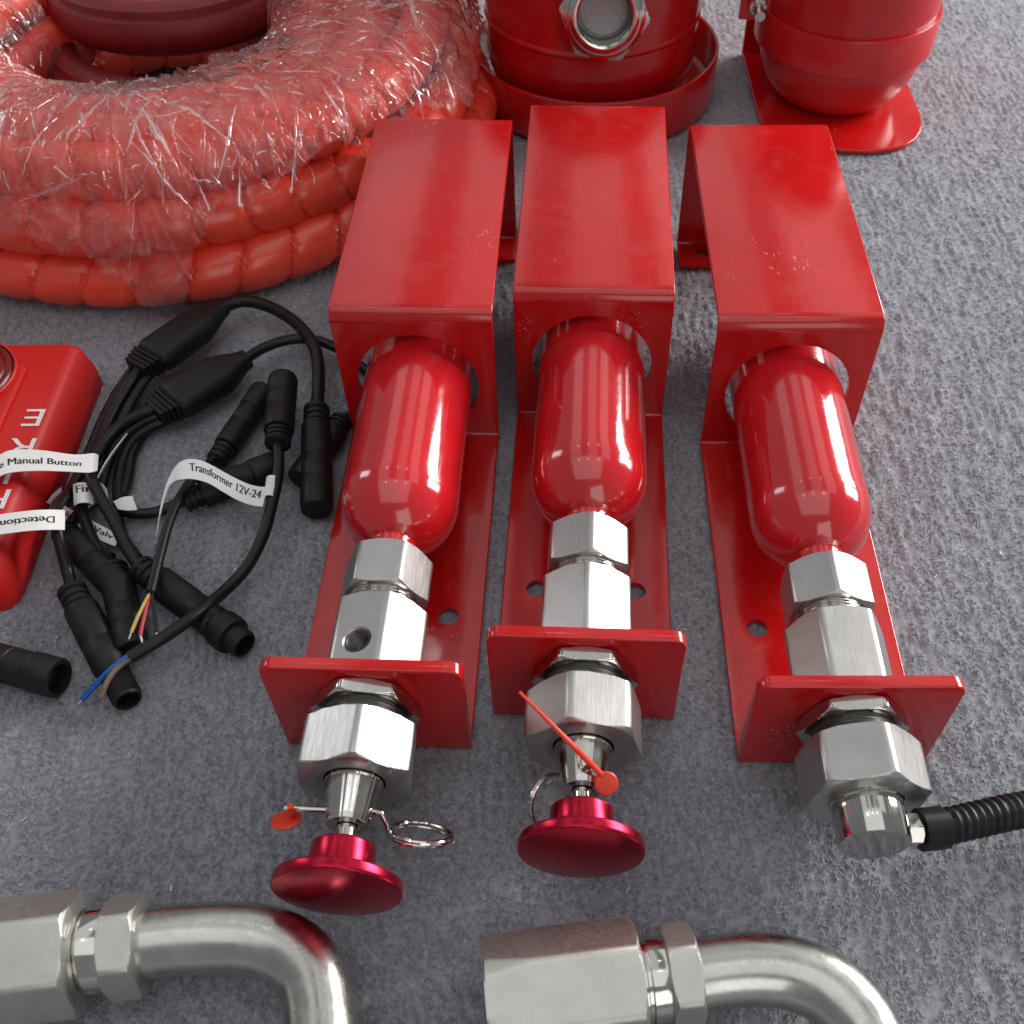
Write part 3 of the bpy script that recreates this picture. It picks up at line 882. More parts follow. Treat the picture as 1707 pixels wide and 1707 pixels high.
FANS = ((R(-81), 0.62, 0.20, 1.7), (R(-44), 0.45, 0.18, 5.3), (R(-11), 0.50, 0.20, 9.1), (R(-104), 0.70, 0.16, 3.9), (R(-64), 0.35, 0.14, 7.7), (R(-126), 0.55, 0.20, 14.6), (R(12), 0.35, 0.22, 12.2))
def film_vf():
    """film drawn over the coil: a closed-over ring sheet with folds fanning out"""
    V, F = [], []
    prof = [(0.2830, 0.014), (0.2855, 0.028), (0.281, 0.042), (0.2785, 0.060), (0.2700, 0.082), (0.260, 0.104), (0.238, 0.1215), (0.198, 0.1270), (0.162, 0.1240), (0.130, 0.1170), (0.110, 0.0970), (0.103, 0.070), (0.101, 0.045)]
    pp = catmull([(r_, 0, z) for r_, z in prof], 0.0017)
    na, nb = 1500, len(pp)
    a0, a1 = R(-205), R(75)
    for i in range(na):
        a = a0 + (a1 - a0) * i / (na - 1)
        for j, p in enumerate(pp):
            u = j / (nb - 1)
            # long soft folds in some places, fine crackle in others
            X = Vector((p.x * math.cos(a), p.x * math.sin(a), p.z))
            msk = max(0.0, min(1.0, 0.5 + 1.4 * noise.noise(Vector((a * 3.2, u * 2.4, 2.0)))))
            w1 = noise.noise(Vector((a * 5.0, u * 2.0, 0))) * 0.9
            f1 = 1 - abs(noise.noise(Vector((a * 15 + w1 * 3.0 + u * 3.0, u * 1.6 + w1, 3.1))))
            f2 = 1 - abs(noise.noise(X * 42 + Vector((w1, 0, 7.7))))
            f3 = 1 - abs(noise.noise(X * 95 + Vector((0, w1 * 2, 12.3))))
            big = noise.noise(Vector((a * 4, u * 2.5, 21.0)))
            amp_ = 1.0 - 0.75 * max(0.0, min(1.0, (u - 0.70) / 0.15))
            d = 0.0018 * big + 0.0046 * (f1 ** 12) * msk + amp_ * (0.0026 * (f2 ** 9) * (1.15 - msk) + 0.0007 * (f3 ** 7))
            for ac, uc, wd_, sd in FANS:       # creases gathered towards one point of the rim
                da = (a - ac); near = math.exp(-(da / wd_) ** 2)
                if near > 0.02:
                    k_ = da / (0.10 + abs(u - uc) * 0.75)
                    fa = (1 - abs(noise.noise(Vector((k_ * 5.5 + sd, u * 1.3 + sd, sd))))) ** 8
                    fb = (1 - abs(noise.noise(Vector((k_ * 12 + sd, u * 2.0, sd * 2))))) ** 9
                    d += near * (0.0070 * fa + 0.0040 * fb) * (0.35 + 0.65 * min(1.0, abs(u - uc) * 3))
            # normal of the profile
            pj = pp[min(nb - 1, j + 1)] - pp[max(0, j - 1)]
            nr, nz = -pj.z, pj.x
            l = math.hypot(nr, nz) + 1e-9
            nr, nz = -nr / l, -nz / l
            rad = p.x + nr * d * (1 if nr else 1)
            z = p.z + nz * d
            low = 0.012 * noise.noise(Vector((a * 7, 0, 5))) * max(0, 0.25 - u) * 4
            V.append((rad * math.cos(a), rad * math.sin(a) + shift(rad), z + low))
    # ragged outer border: the film ends at varying heights
    def keep(i, j):
        a = a0 + (a1 - a0) * i / (na - 1)
        u = j / (nb - 1)
        edge = 0.20 + 0.09 * noise.noise(Vector((a * 3.1, 0.3, 1.0))) + 0.04 * noise.noise(Vector((a * 17, 0.3, 2.0))) - 0.19 * math.exp(-((a - R(-81)) / 0.10) ** 2)
        return u > edge
    for i in range(na - 1):
        for j in range(nb - 1):
            if keep(i, j):
                F.append((i * nb + j, (i + 1) * nb + j, (i + 1) * nb + j + 1, i * nb + j + 1))
    return V, F
V, F = film_vf()
FILM_V = V
FILM_NB = len(V) // 1500
part('plastic_film', V, F, M_FILM, coil, sharp=180)

def film_creases():
    """pinched folds standing up from the film: fans from the gathers, and short crinkles between them"""
    rr = random.Random(77)
    na, nb = 1500, FILM_NB
    a0, a1 = R(-205), R(75)
    def at(a, u):
        # local mean of the film surface, so that a fold runs straight over the small crinkles
        i = (a - a0) / (a1 - a0) * (na - 1); j = u * (nb - 1)
        acc = Vector((0, 0, 0)); c_ = 0
        for di in (-10, -5, 0, 5, 10):
            for dj in (-6, 0, 6):
                ii = max(0, min(na - 1, int(i + di))); jj = max(0, min(nb - 1, int(j + dj)))
                acc += Vector(FILM_V[ii * nb + jj]); c_ += 1
        return acc / c_
    def nrm(a, u):
        t1 = at(a + 0.02, u) - at(a - 0.02, u); t2 = at(a, min(1, u + 0.03)) - at(a, max(0, u - 0.03))
        n = t1.cross(t2)
        n = n.normalized() if n.length > 1e-9 else Vector((0, 0, 1))
        mid = Vector((0.205 * math.cos(a), 0.205 * math.sin(a) - 0.012, 0.06))
        return n if n.dot(at(a, u) - mid) > 0 else -n
    V, F = [], []
    def crease(a, u, ang, length, w, h):
        n = max(4, int(length / 0.0022))
        R0 = 0.2; plen = 0.33
        base = len(V)
        wob = rr.uniform(0, 6.28); wa = rr.uniform(0.0, 0.10)
        th = ang
        for k in range(n + 1):
            p = at(a, u); m = nrm(a, u)
            tap = math.sin(math.pi * min(1, max(0.03, k / n)))
            d = Vector((-math.sin(a), math.cos(a), 0))
            side = m.cross(d * math.cos(th) + (at(a, min(1, u + 0.02)) - p).normalized() * math.sin(th))
            side = side.normalized() if side.length > 1e-9 else d
            V.append(p - side * w * tap + m * 0.0012); V.append(p + m * (0.0013 + h * tap)); V.append(p + side * w * tap + m * 0.0012)
            th = ang + wa * math.sin(k * 0.25 + wob)
            st = length / n
            rad = max(0.08, math.hypot(p.x, p.y))
            a += math.cos(th) * st / rad; u += math.sin(th) * st / plen
            if u < (0.20 if abs(a - R(-81)) > 0.09 else 0.05) or u > 0.93 or a < a0 + 0.02 or a > a1 - 0.02:
                n = k; break
        cnt = (len(V) - base) // 3
        for k in range(cnt - 1):
            o = base + k * 3
            F.append((o, o + 1, o + 4, o + 3)); F.append((o + 1, o + 2, o + 5, o + 4))
    for ac, uc, wd_, sd in FANS:
        for k in range(15 if sd > 2 else 30):
            ang = rr.gauss(-math.pi / 2, 0.48) if rr.random() < 0.8 else rr.uniform(-math.pi, math.pi)
            off = rr.uniform(0.0, 0.03)
            crease(ac + rr.gauss(0, 0.13) + math.cos(ang) * off / 0.2, uc + rr.gauss(0, 0.09) + math.sin(ang) * off / 0.33, ang, rr.uniform(0.015, 0.085), rr.choice((0.0003, 0.0005, 0.0008, 0.0014, 0.0022)), rr.uniform(0.0004, 0.0014))
    for k in range(850):
        a = rr.uniform(a0 + 0.1, a1 - 0.1); u = rr.uniform(0.26, 0.92)
        crease(a, u, rr.gauss(-math.pi / 2, 1.1), rr.uniform(0.003, 0.020), rr.uniform(0.0002, 0.0013), rr.uniform(0.0002, 0.0012))
    return V, F
V, F = film_creases()
tag(part('film_creases', V, F, M_CREASE, coil, sharp=180), kind='stuff')

# ================================================================== FIRE ALARM BOX
bx = thing('alarm_box', (-0.385, 0.464, 0), 'red moulded alarm box with white upside-down letters at the left edge', 'alarm box')
def alarm_shell():
    bm = bmesh.new()
    x0, x1, y0, y1 = -0.070, 0.0665, -0.103, 0.103
    lv = [(0.0, 0.0), (0.016, 0.0003), (0.034, 0.0035), (0.0385, 0.0075)]
    rows = []
    for z, ins in lv:
        pts = []
        rc = 0.016
        for cx_, cy_, a0 in ((x1 - ins - rc, y1 - ins * 0.9 - 0.004, 0), (x0 + ins + rc, y1 - ins * 0.9 - 0.004, 90), (x0 + ins + rc, y0 + ins + rc, 180), (x1 - ins - rc, y0 + ins + rc, 270)):
            r_ = rc if a0 >= 180 else 0.004
            cxx = cx_ if a0 >= 180 else (x1 - ins - 0.004 if a0 == 0 else x0 + ins + 0.004)
            for k in range(7):
                a = R(a0 + 15 * k)
                pts.append(bm.verts.new((cxx + r_ * math.cos(a), cy_ + r_ * math.sin(a), z)))
        rows.append(pts)
    n = len(rows[0])
    for a, b in zip(rows[:-1], rows[1:]):
        for k in range(n): bm.faces.new((a[k], a[(k + 1) % n], b[(k + 1) % n], b[k]))
    bm.faces.new(rows[-1]); bm.faces.new(list(reversed(rows[0])))
    ed = [e for e in bm.edges if e.calc_face_angle(0) > R(12) and min(e.verts[0].co.z, e.verts[1].co.z) > 0.01 and abs(e.verts[0].co.z - e.verts[1].co.z) < 1e-5]
    bmesh.ops.bevel(bm, geom=ed, offset=0.0026, segments=3, affect='EDGES', profile=0.5)
    me = bpy.data.meshes.new('shell'); bm.to_mesh(me); bm.free()
    me.shade_smooth(); me.set_sharp_from_angle(angle=R(50))
    return me
obj('shell', alarm_shell(), M_BOX, bx)
V, F = rounded_slab([(-0.048, -0.078), (0.0370, -0.078), (0.0370, 0.0700), (0.0335, 0.0740), (-0.044, 0.0740), (-0.048, 0.070)], 0.0380, 0.0425, 0.0022, 4)
part('raised_panel', V, F, M_BOX, bx)
V, F = vlathe([(0, 0.036), (0.0340, 0.036), (0.0340, 0.0440), (0.0325, 0.0460), (0.0300, 0.0466)] + [(0.030 * math.cos(R(a)), 0.0466 + 0.006 * math.sin(R(a))) for a in range(10, 91, 10)], -0.0020, 0.0590, 72)
part('strobe_lens', V, F, M_LENS, bx)
V, F = vlathe([(0.0338, 0.038), (0.0362, 0.038), (0.0362, 0.0448), (0.0355, 0.0456), (0.0345, 0.0454), (0.0340, 0.0448)], -0.0020, 0.0590, 72)
part('lens_rim', V, F, M_BOX, bx)
for ch, y in (('E', 0.0245), ('R', -0.0020), ('I', -0.0255), ('F', -0.0455)):
    V, F = text_mesh(ch, 0.0245, 0.0)
    xm = (min(v[0] for v in V) + max(v[0] for v in V)) / 2; ym = (min(v[1] for v in V) + max(v[1] for v in V)) / 2
    V = [(0.0540 - (v[0] - xm) * 1.25, y - (v[1] - ym) * 0.92, 0.03885) for v in V]
    part('letter', V, F, M_LETTER, bx, smooth=False)

# ================================================================== CABLES AND CONNECTORS
def connector(parent, A, B, r, style='plain', mat=None, name='connector'):
    """moulded cable connector from A (cable end) to B (mating end)"""
    A, B = Vector(A), Vector(B); L = (B - A).length
    mat = mat or M_CONN
    pr = [(0, 0), (r * 0.55, 0), (r * 0.72, L * 0.01)]
    # strain relief with slots
    s = L * 0.02
    for k in range(3):
        pr += [(r * 0.86, s), (r * 0.86, s + L * 0.035), (r * 0.74, s + L * 0.04), (r * 0.74, s + L * 0.055)]; s += L * 0.06
    pr += [(r * 0.98, s), (r, s + L * 0.02), (r, L * 0.50), (r * 0.95, L * 0.51), (r * 0.95, L * 0.53), (r, L * 0.54), (r, L * 0.72)]
    if style == 'thread':
        pr += [(r * 0.86, L * 0.74), (r * 0.86, L * 0.78)]
        k = L * 0.78
        while k < L * 0.985:
            pr += [(r * 0.84, k), (r * 0.77, k + 0.0006)]; k += 0.0012
        pr += [(r * 0.80, L * 0.985), (r * 0.74, L), (r * 0.62, L), (r * 0.62, L * 0.90), (0, L * 0.90)]
    elif style == 'nut':
        pr += [(r * 0.82, L * 0.74), (r * 0.82, L * 0.765), (r * 1.12, L * 0.775), (r * 1.16, L * 0.80), (r * 1.16, L * 0.88), (r * 1.10, L * 0.895), (r * 0.84, L * 0.90), (r * 0.84, L * 0.985), (r * 0.78, L), (r * 0.66, L), (r * 0.66, L * 0.93), (0, L * 0.93)]
    elif style == 'socket':
        pr += [(r * 0.97, L * 0.725), (r * 1.05, L * 0.735), (r * 1.07, L * 0.75), (r * 1.07, L * 0.985), (r * 1.03, L), (r * 0.80, L), (r * 0.78, L * 0.90), (0, L * 0.90)]
    else:
        pr += [(r * 0.96, L * 0.735), (r * 1.02, L * 0.75), (r * 1.02, L * 0.97), (r * 0.95, L), (0, L)]
    V, F = lathe(pr, 40)
    return part(name, align(V, A, B), F, mat, parent, True, 40)

def cable(parent, pts, r=0.0034, name='cable', mat=None):
    V, F = sweep(catmull(pts, 0.002), r, 14)
    return part(name, V, F, mat or M_RUBBER, parent, True, 60)

def hub(parent, A, B, w0, w1, h, name='splitter_body'):
    """moulded Y-splitter: a flat tapered block with ribs on its broad end; A broad end, B narrow end"""
    A, B = Vector(A), Vector(B); L = (B - A).length
    bm = bmesh.new()
    st = [(0, 0.86, 0.80), (0.05, 0.95, 0.92), (0.10, 1, 1), (0.62, 1, 1), (0.80, 0.72, 0.86), (0.90, 0.52, 0.72), (1.0, 0.44, 0.62)]
    rows = []
    for u, fw_, fh in st:
        w = (w0 + (w1 - w0) * u * 0.3) * fw_ / 2; hh = h * fh / 2; e = min(w, hh) * 0.82
        pts = []
        for cx_, cz_, a0 in ((1, 1, 0), (-1, 1, 90), (-1, -1, 180), (1, -1, 270)):
            for k in range(5):
                a = R(a0 + 22.5 * k)
                pts.append(bm.verts.new((cx_ * (w - e) + e * math.cos(a), u * L, cz_ * (hh - e) + e * math.sin(a))))
        rows.append(pts)
    n = len(rows[0])
    for a, b in zip(rows[:-1], rows[1:]):
        for k in range(n): bm.faces.new((a[k], b[k], b[(k + 1) % n], a[(k + 1) % n]))
    bm.faces.new(rows[0]); bm.faces.new(list(reversed(rows[-1])))
    bmesh.ops.recalc_face_normals(bm, faces=bm.faces)
    bm.verts.index_update()
    V = [tuple(v.co) for v in bm.verts]; F = [tuple(v.index for v in f.verts) for f in bm.faces]; bm.free()
    o = part(name, align(V, A, B), F, M_CONN, parent, True, 75)
    for q in range(4):       # ribbed strain relief on the broad end
        k = 1.0 - 0.07 * q
        v, f = box(-w0 * 0.40 * k, w0 * 0.40 * k, -0.0030 - 0.0034 * q, -0.0008 - 0.0034 * q, -h * 0.36 * k, h * 0.36 * k)
        part('relief_rib', align(v, A, B), f, M_CONN, o, True, smooth=False)
    v, f = box(-w0 * 0.30, w0 * 0.30, -0.0135, 0.001, -h * 0.24, h * 0.24)
    part('relief_core', align(v, A, B), f, M_CONN, o, True, smooth=False)
    return o

def ribbon(parent, top, bot, thick=0.00025, name='label_tag'):
    """tape strip between two edge polylines; returns the object and a mapper (u along, v across) -> point"""
    n = 48
    def samp(pl):
        c = catmull(pl, 0.0008)
        d = [0.0]
        for a, b in zip(c[:-1], c[1:]): d.append(d[-1] + (b - a).length)
        out = []
        for k in range(n + 1):
            t = d[-1] * k / n
            i = max(0, min(len(d) - 2, next((j for j in range(len(d) - 1) if d[j + 1] >= t), len(d) - 2)))
            w = (t - d[i]) / (d[i + 1] - d[i] + 1e-12)
            out.append(c[i].lerp(c[i + 1], w))
        return out, d[-1]
    T, lt = samp(top); Bm, lb = samp(bot)
    def S(u, v):
        x = max(0, min(0.9999, u)) * n; i = int(x); w = x - i
        return Bm[i].lerp(Bm[i + 1], w).lerp(T[i].lerp(T[i + 1], w), v)
    def Nn(u):
        a = S(min(1, u + 0.01), 0.5) - S(max(0, u - 0.01), 0.5); b = S(u, 1) - S(u, 0)
        m = a.cross(b).normalized()
        return m
    V, F = [], []
    for k in range(n + 1):
        u = k / n; m = Nn(u) * thick
        V += [S(u, 0) + m, S(u, 1) + m, S(u, 1) - m, S(u, 0) - m]
    for k in range(n):
        a = k * 4
        for q in range(4): F.append((a + q, a + (q + 1) % 4, a + 4 + (q + 1) % 4, a + 4 + q))
    F.append((3, 2, 1, 0)); F.append((n * 4, n * 4 + 1, n * 4 + 2, n * 4 + 3))
    o = part(name, V, F, M_TAPE, parent, True, 50)
    L = (lt + lb) / 2
    def write(body, u0, u1, v0, cap, flip=False, side=1.0):
        tv0, tf0 = text_mesh(body, 1.0)
        tv, tf = [], []
        for q, dx in enumerate((-0.028, 0.0, 0.028)):
            o_ = len(tv); tv += [(v[0] + dx, v[1], q) for v in tv0]; tf += [tuple(i + o_ for i in f) for f in tf0]
        x0 = min(v[0] for v in tv); x1 = max(v[0] for v in tv)
        out = []
        for v in tv:
            a = (v[0] - x0) / (x1 - x0)
            b = v[1] / 0.7
            u = (u1 - (u1 - u0) * a) if flip else (u0 + (u1 - u0) * a)
            vv = (v0 - b * cap) if flip else (v0 + b * cap)
            out.append(S(u, vv) + Nn(u) * side * (thick + 0.00010 + 0.00003 * v[2]))
        part('lettering', out, tf, M_INK, o, True, smooth=False)
    return o, write

# --- upper splitter: one lead round to a plug beside the bracket, four leads down to the left
sa = thing('cable_splitter', (-0.2724, 0.6053, 0.0000), 'black cable splitter nearer the hose coil, lead curving to a plug by the bracket', 'cable')
hub(sa, (-0.2788, 0.5667, 0.0200), (-0.2386, 0.6233, 0.0200), 0.031, 0.024, 0.018)
cable(sa, [(-0.2402, 0.6220, 0.0200), (-0.2252, 0.6302, 0.0200), (-0.2045, 0.6242, 0.0190), (-0.1814, 0.6033, 0.0200), (-0.1646, 0.5743, 0.0220), (-0.1576, 0.5429, 0.0220), (-0.1552, 0.5105, 0.0190)], 0.0045)
connector(sa, (-0.1563, 0.5174, 0.0180), (-0.1458, 0.4302, 0.0130), 0.0102, 'plain')
cable(sa, [(-0.2799, 0.5680, 0.0200), (-0.2893, 0.5430, 0.0180), (-0.2965, 0.5117, 0.0140), (-0.2962, 0.4761, 0.0160), (-0.3019, 0.4453, 0.0180), (-0.2973, 0.4136, 0.0340), (-0.2916, 0.3957, 0.0300), (-0.2892, 0.3833, 0.0140), (-0.2824, 0.3675, 0.0110)], 0.0036)
cf = connector(sa, (-0.2854, 0.3718, 0.0100), (-0.2326, 0.2948, 0.0095), 0.0100, 'thread')
cable(sa, [(-0.2757, 0.5662, 0.0160), (-0.2841, 0.5382, 0.0140), (-0.2890, 0.5051, 0.0120), (-0.2898, 0.4737, 0.0100), (-0.2905, 0.4465, 0.0080), (-0.2979, 0.4229, 0.0120), (-0.2952, 0.4076, 0.0100)], 0.0036)
connector(sa, (-0.3027, 0.4173, 0.0100), (-0.2539, 0.3702, 0.0100), 0.0098, 'plain')
cable(sa, [(-0.2864, 0.5789, 0.0140), (-0.2983, 0.5520, 0.0100), (-0.3048, 0.5191, 0.0070), (-0.3074, 0.4842, 0.0050), (-0.3112, 0.4546, 0.0050), (-0.3157, 0.4391, 0.0120)], 0.0036)
o, wr = ribbon(sa, [(-0.3339, 0.3961, 0.0460), (-0.3203, 0.3987, 0.0470), (-0.3047, 0.4024, 0.0460), (-0.2959, 0.4057, 0.0430), (-0.2896, 0.4106, 0.0370)], [(-0.3298, 0.3823, 0.0450), (-0.3169, 0.3853, 0.0450), (-0.3014, 0.3887, 0.0440), (-0.2920, 0.3910, 0.0420), (-0.2859, 0.3959, 0.0360)])
wr('Detection', 0.278, 0.875, 0.66, 0.33, True)
V, F = rounded_slab([(0, 0), (0.012, 0), (0.010, 0.008), (0.002, 0.009)], 0, 0.0004, 0)
ribbon(sa, [(-0.3158, 0.4356, 0.0160), (-0.3129, 0.4427, 0.0170), (-0.3104, 0.4488, 0.0160)], [(-0.3155, 0.4371, 0.0120), (-0.3126, 0.4401, 0.0120), (-0.3093, 0.4421, 0.0120)])

cable(sa, [(-0.2802, 0.5735, 0.0120), (-0.2902, 0.5468, 0.0090), (-0.2968, 0.5154, 0.0060), (-0.2980, 0.4829, 0.0045), (-0.2978, 0.4549, 0.0045), (-0.3005, 0.4334, 0.0045), (-0.2865, 0.4120, 0.0045), (-0.2695, 0.3986, 0.0060)], 0.0036)

# --- lower splitter: lead running under the bracket, leads down to the tagged plugs
sb = thing('cable_splitter', (-0.2462, 0.5624, 0.0000), 'black cable splitter nearer the plugs, lead running right under the bracket', 'cable')
hub(sb, (-0.2566, 0.5244, 0.0170), (-0.2124, 0.5693, 0.0170), 0.033, 0.025, 0.019)
cable(sb, [(-0.2139, 0.5680, 0.0170), (-0.2024, 0.5808, 0.0170), (-0.1844, 0.5897, 0.0170), (-0.1651, 0.5893, 0.0160), (-0.1460, 0.5831, 0.0100), (-0.1350, 0.5745, 0.0050), (-0.1163, 0.5568, 0.0036)], 0.0036)
cable(sb, [(-0.2561, 0.5233, 0.0180), (-0.2740, 0.5130, 0.0180), (-0.2877, 0.4983, 0.0180), (-0.2922, 0.4718, 0.0220), (-0.2890, 0.4506, 0.0260), (-0.2787, 0.4327, 0.0260), (-0.2650, 0.4123, 0.0240), (-0.2522, 0.3919, 0.0200), (-0.2402, 0.3782, 0.0140)], 0.0037)
connector(sb, (-0.2475, 0.3867, 0.0120), (-0.1743, 0.3300, 0.0105), 0.0100, 'nut')
cable(sb, [(-0.2548, 0.5217, 0.0140), (-0.2743, 0.5112, 0.0120), (-0.2890, 0.4908, 0.0110), (-0.2957, 0.4674, 0.0110), (-0.2953, 0.4436, 0.0170), (-0.2894, 0.4243, 0.0160), (-0.2767, 0.4017, 0.0140), (-0.2597, 0.3822, 0.0120)], 0.0036)
connector(sb, (-0.2635, 0.3880, 0.0105), (-0.2376, 0.3273, 0.0100), 0.0096, 'plain')
cable(sb, [(-0.2532, 0.5200, 0.0100), (-0.2720, 0.5084, 0.0080), (-0.2809, 0.4930, 0.0070), (-0.2809, 0.4639, 0.0060), (-0.2720, 0.4388, 0.0060), (-0.2538, 0.4346, 0.0060), (-0.2361, 0.4426, 0.0070), (-0.2253, 0.4489, 0.0090)], 0.0036)
connector(sb, (-0.2330, 0.4409, 0.0100), (-0.1778, 0.4723, 0.0100), 0.0092, 'socket')
o, wr = ribbon(sb, [(-0.3460, 0.4325, 0.0460), (-0.3350, 0.4462, 0.0480), (-0.3267, 0.4505, 0.0480), (-0.3117, 0.4517, 0.0460), (-0.2949, 0.4538, 0.0400), (-0.2869, 0.4606, 0.0340), (-0.2855, 0.4629, 0.0300)], [(-0.3426, 0.4196, 0.0440), (-0.3308, 0.4303, 0.0460), (-0.3224, 0.4337, 0.0460), (-0.3080, 0.4364, 0.0440), (-0.2945, 0.4402, 0.0390), (-0.2858, 0.4450, 0.0330), (-0.2827, 0.4493, 0.0300)])
wr('e Manual Button', 0.215, 0.845, 0.34, 0.30)
o, wr = ribbon(sb, [(-0.2977, 0.4424, 0.0250), (-0.2939, 0.4420, 0.0270), (-0.2894, 0.4422, 0.0270), (-0.2872, 0.4437, 0.0240)], [(-0.2934, 0.4266, 0.0230), (-0.2897, 0.4268, 0.0250), (-0.2850, 0.4272, 0.0250), (-0.2823, 0.4284, 0.0220)])
wr('Fir', 0.20, 0.92, 0.52, 0.36)
o, wr = ribbon(sb, [(-0.3112, 0.4408, 0.0100), (-0.3010, 0.4333, 0.0115), (-0.2878, 0.4256, 0.0110), (-0.2756, 0.4193, 0.0090), (-0.2678, 0.4155, 0.0070)], [(-0.3106, 0.4305, 0.0080), (-0.3024, 0.4240, 0.0090), (-0.2897, 0.4160, 0.0090), (-0.2783, 0.4109, 0.0080), (-0.2692, 0.4077, 0.0060)])
wr('Solenoid Valv', 0.02, 0.93, 0.40, 0.42)
ribbon(sb, [(-0.2760, 0.4392, 0.0125), (-0.2708, 0.4427, 0.0125), (-0.2652, 0.4441, 0.0120)], [(-0.2727, 0.4348, 0.0100), (-0.2667, 0.4337, 0.0100), (-0.2606, 0.4344, 0.0095)])
ribbon(sb, [(-0.2860, 0.4512, 0.0220), (-0.2819, 0.4599, 0.0260), (-0.2785, 0.4737, 0.0260), (-0.2755, 0.4887, 0.0240)], [(-0.2880, 0.4548, 0.0170), (-0.2838, 0.4636, 0.0210), (-0.2804, 0.4775, 0.0210), (-0.2776, 0.4933, 0.0190)])
ribbon(sb, [(-0.2894, 0.4532, 0.0160), (-0.2846, 0.4506, 0.0170), (-0.2813, 0.4469, 0.0160)], [(-0.2878, 0.4471, 0.0130), (-0.2835, 0.4440, 0.0130), (-0.2802, 0.4418, 0.0120)])

cable(sb, [(-0.2574, 0.5267, 0.0060), (-0.2725, 0.5143, 0.0045), (-0.2785, 0.4915, 0.0045), (-0.2762, 0.4652, 0.0045), (-0.2760, 0.4392, 0.0045), (-0.2662, 0.4154, 0.0060), (-0.2526, 0.3968, 0.0080)], 0.0036)

# --- power lead with the transformer tag
pc = thing('power_cable', (-0.1797, 0.4169, 0.0000), 'black two-core power lead with a white tag and bare blue and brown ends', 'cable')
connector(pc, (-0.1743, 0.4745, 0.0260), (-0.1803, 0.5375, 0.0260), 0.0098, 'plain')
cable(pc, [(-0.1747, 0.4767, 0.0260), (-0.1713, 0.4596, 0.0260), (-0.1704, 0.4424, 0.0250), (-0.1713, 0.4242, 0.0230), (-0.1734, 0.4050, 0.0200), (-0.1804, 0.3858, 0.0150), (-0.1905, 0.3694, 0.0130), (-0.2009, 0.3448, 0.0220), (-0.2139, 0.3287, 0.0240), (-0.2256, 0.3198, 0.0230), (-0.2327, 0.3150, 0.0220)], 0.0036)
w = cable(pc, [(-0.2312, 0.3174, 0.0225), (-0.2360, 0.3135, 0.0220), (-0.2448, 0.3075, 0.0180), (-0.2547, 0.3017, 0.0100), (-0.2602, 0.2979, 0.0060)], 0.0016, 'blue_wire', M_BLUE)
cable(pc, [(-0.2597, 0.2987, 0.0060), (-0.2627, 0.2961, 0.0040)], 0.0009, 'bare_tip', M_TIN).parent = w
w = cable(pc, [(-0.2310, 0.3153, 0.0215), (-0.2359, 0.3117, 0.0210), (-0.2405, 0.3062, 0.0200), (-0.2435, 0.2997, 0.0180), (-0.2459, 0.2946, 0.0140)], 0.0016, 'brown_wire', M_BROWN)
o, wr = ribbon(pc, [(-0.2390, 0.4067, 0.0200), (-0.2369, 0.4181, 0.0280), (-0.2348, 0.4314, 0.0340), (-0.2315, 0.4406, 0.0380), (-0.2274, 0.4463, 0.0400), (-0.2220, 0.4490, 0.0400), (-0.2141, 0.4483, 0.0390), (-0.2047, 0.4438, 0.0370), (-0.1946, 0.4391, 0.0340), (-0.1855, 0.4360, 0.0310), (-0.1789, 0.4355, 0.0290), (-0.1744, 0.4362, 0.0280)],
                    [(-0.2396, 0.4051, 0.0180), (-0.2378, 0.4118, 0.0230), (-0.2363, 0.4220, 0.0280), (-0.2340, 0.4317, 0.0320), (-0.2301, 0.4349, 0.0350), (-0.2240, 0.4350, 0.0370), (-0.2174, 0.4349, 0.0370), (-0.2083, 0.4325, 0.0360), (-0.1991, 0.4279, 0.0330), (-0.1901, 0.4236, 0.0300), (-0.1820, 0.4214, 0.0280), (-0.1751, 0.4207, 0.0270)])
wr('Transformer 12V-24', 0.50, 0.975, 0.40, 0.40)
slv = sweep([Vector((-0.1730, 0.4453, 0.0252)), Vector((-0.1727, 0.4376, 0.0247)), Vector((-0.1728, 0.4299, 0.0238))], 0.0043, 20, False)
part('tag_sleeve', *slv, M_TAPE, o, True)

# --- three-core lead
tc_ = thing('sensor_cable', (-0.2349, 0.4274, 0.0000), 'black three-core lead with stripped yellow, red and black wire ends', 'cable')
cable(tc_, [(-0.2156, 0.4854, 0.0100), (-0.2199, 0.4717, 0.0140), (-0.2240, 0.4510, 0.0220), (-0.2279, 0.4296, 0.0260), (-0.2298, 0.4093, 0.0270), (-0.2302, 0.3868, 0.0260), (-0.2300, 0.3674, 0.0250), (-0.2298, 0.3578, 0.0245)], 0.0030)
cable(tc_, [(-0.2300, 0.3673, 0.0252), (-0.2301, 0.3627, 0.0248), (-0.2296, 0.3569, 0.0245)], 0.0022, 'stripped_sheath')
for nm, mt, pts_ in (('yellow_wire', M_YELLOW, [(252, 986, 0.0245), (242, 1004, 0.0240), (228, 1032, 0.0225), (219, 1054, 0.0205)]),
                     ('red_wire', M_REDW, [(253, 988, 0.0240), (245, 1012, 0.0235), (238, 1040, 0.0220), (235, 1062, 0.0205)]),
                     ('black_wire', M_RUBBER, [(253, 988, 0.0245), (256, 1010, 0.0242), (259, 1035, 0.0235), (262, 1056, 0.0230)])):
    pass
w = cable(tc_, [(-0.2299, 0.3586, 0.0245), (-0.2319, 0.3513, 0.0240), (-0.2346, 0.3406, 0.0225), (-0.2365, 0.3329, 0.0205)], 0.0011, 'yellow_wire', M_YELLOW)
cable(tc_, [(-0.2364, 0.3333, 0.0206), (-0.2374, 0.3291, 0.0190)], 0.0007, 'bare_tip', M_TIN).parent = w
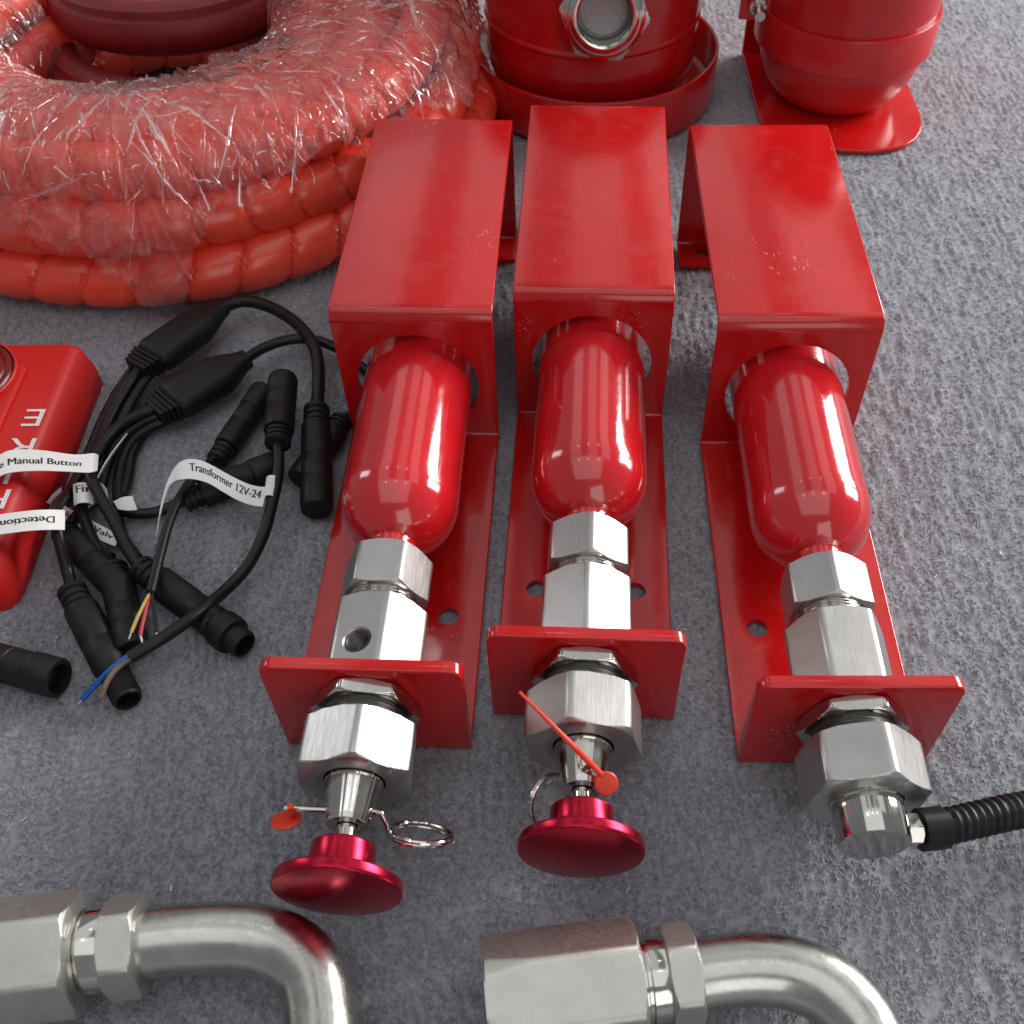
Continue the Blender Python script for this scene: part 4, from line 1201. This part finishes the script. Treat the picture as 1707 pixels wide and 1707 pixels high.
w = cable(tc_, [(-0.2296, 0.3581, 0.0240), (-0.2303, 0.3483, 0.0235), (-0.2307, 0.3376, 0.0220), (-0.2308, 0.3300, 0.0205)], 0.0011, 'red_wire', M_REDW)
cable(tc_, [(-0.2308, 0.3304, 0.0206), (-0.2290, 0.3261, 0.0190)], 0.0008, 'bare_tip', M_TIN).parent = w
w = cable(tc_, [(-0.2294, 0.3578, 0.0245), (-0.2264, 0.3486, 0.0242), (-0.2233, 0.3386, 0.0235), (-0.2209, 0.3302, 0.0230)], 0.0011, 'black_wire', M_RUBBER)
cable(tc_, [(-0.2210, 0.3306, 0.0231), (-0.2196, 0.3260, 0.0220)], 0.0009, 'bare_tip', M_TIN).parent = w
connector(tc_, (-0.2185, 0.4755, 0.0100), (-0.1979, 0.5433, 0.0100), 0.0085, 'socket')

# --- plug by the bracket whose lead vanishes under it
pl = thing('cable_plug', (-0.1464, 0.4679, 0.0000), 'black plug lying against the left bracket with a short lead under it', 'plug')
connector(pl, (-0.1391, 0.5129, 0.0110), (-0.1611, 0.4592, 0.0095), 0.0092, 'plain')
cable(pl, [(-0.1380, 0.5140, 0.0110), (-0.1329, 0.5207, 0.0090), (-0.1253, 0.5290, 0.0045), (-0.1143, 0.5346, 0.0036)], 0.0036)

# --- plug cut by the left edge
pe = thing('cable_plug', (-0.2954, 0.3222, 0.0000), 'black round plug with open socket end at the left edge of the picture', 'plug')
connector(pe, (-0.3329, 0.3261, 0.0115), (-0.2740, 0.3083, 0.0115), 0.0108, 'socket')

# ================================================================== LINT AND SHAVINGS
def lint():
    rr = random.Random(4)
    V, F = [], []
    for k in range(170):
        x, y = rr.uniform(-0.35, 0.45), rr.uniform(0.13, 1.0)
        a = rr.uniform(0, 6.28); l = rr.uniform(0.0006, 0.0022); w = rr.uniform(0.0003, 0.0007)
        c, s = math.cos(a), math.sin(a); o = len(V); z = 0.0004
        for dx, dy, dz in ((-l, -w, 0), (l, -w, 0.0004), (l * 0.8, w, 0.0007), (-l * 0.7, w, 0.0005)):
            V.append((x + dx * c - dy * s, y + dx * s + dy * c, z + dz))
        F.append((o, o + 1, o + 2, o + 3))
    me = make_mesh('lint', V, F, False)
    o = obj('carpet_lint', me, plain('pale_lint', (0.55, 0.52, 0.49), 0.8))
    tag(o, 'pale specks of lint scattered over the grey carpet', 'lint', None, 'stuff')
lint()
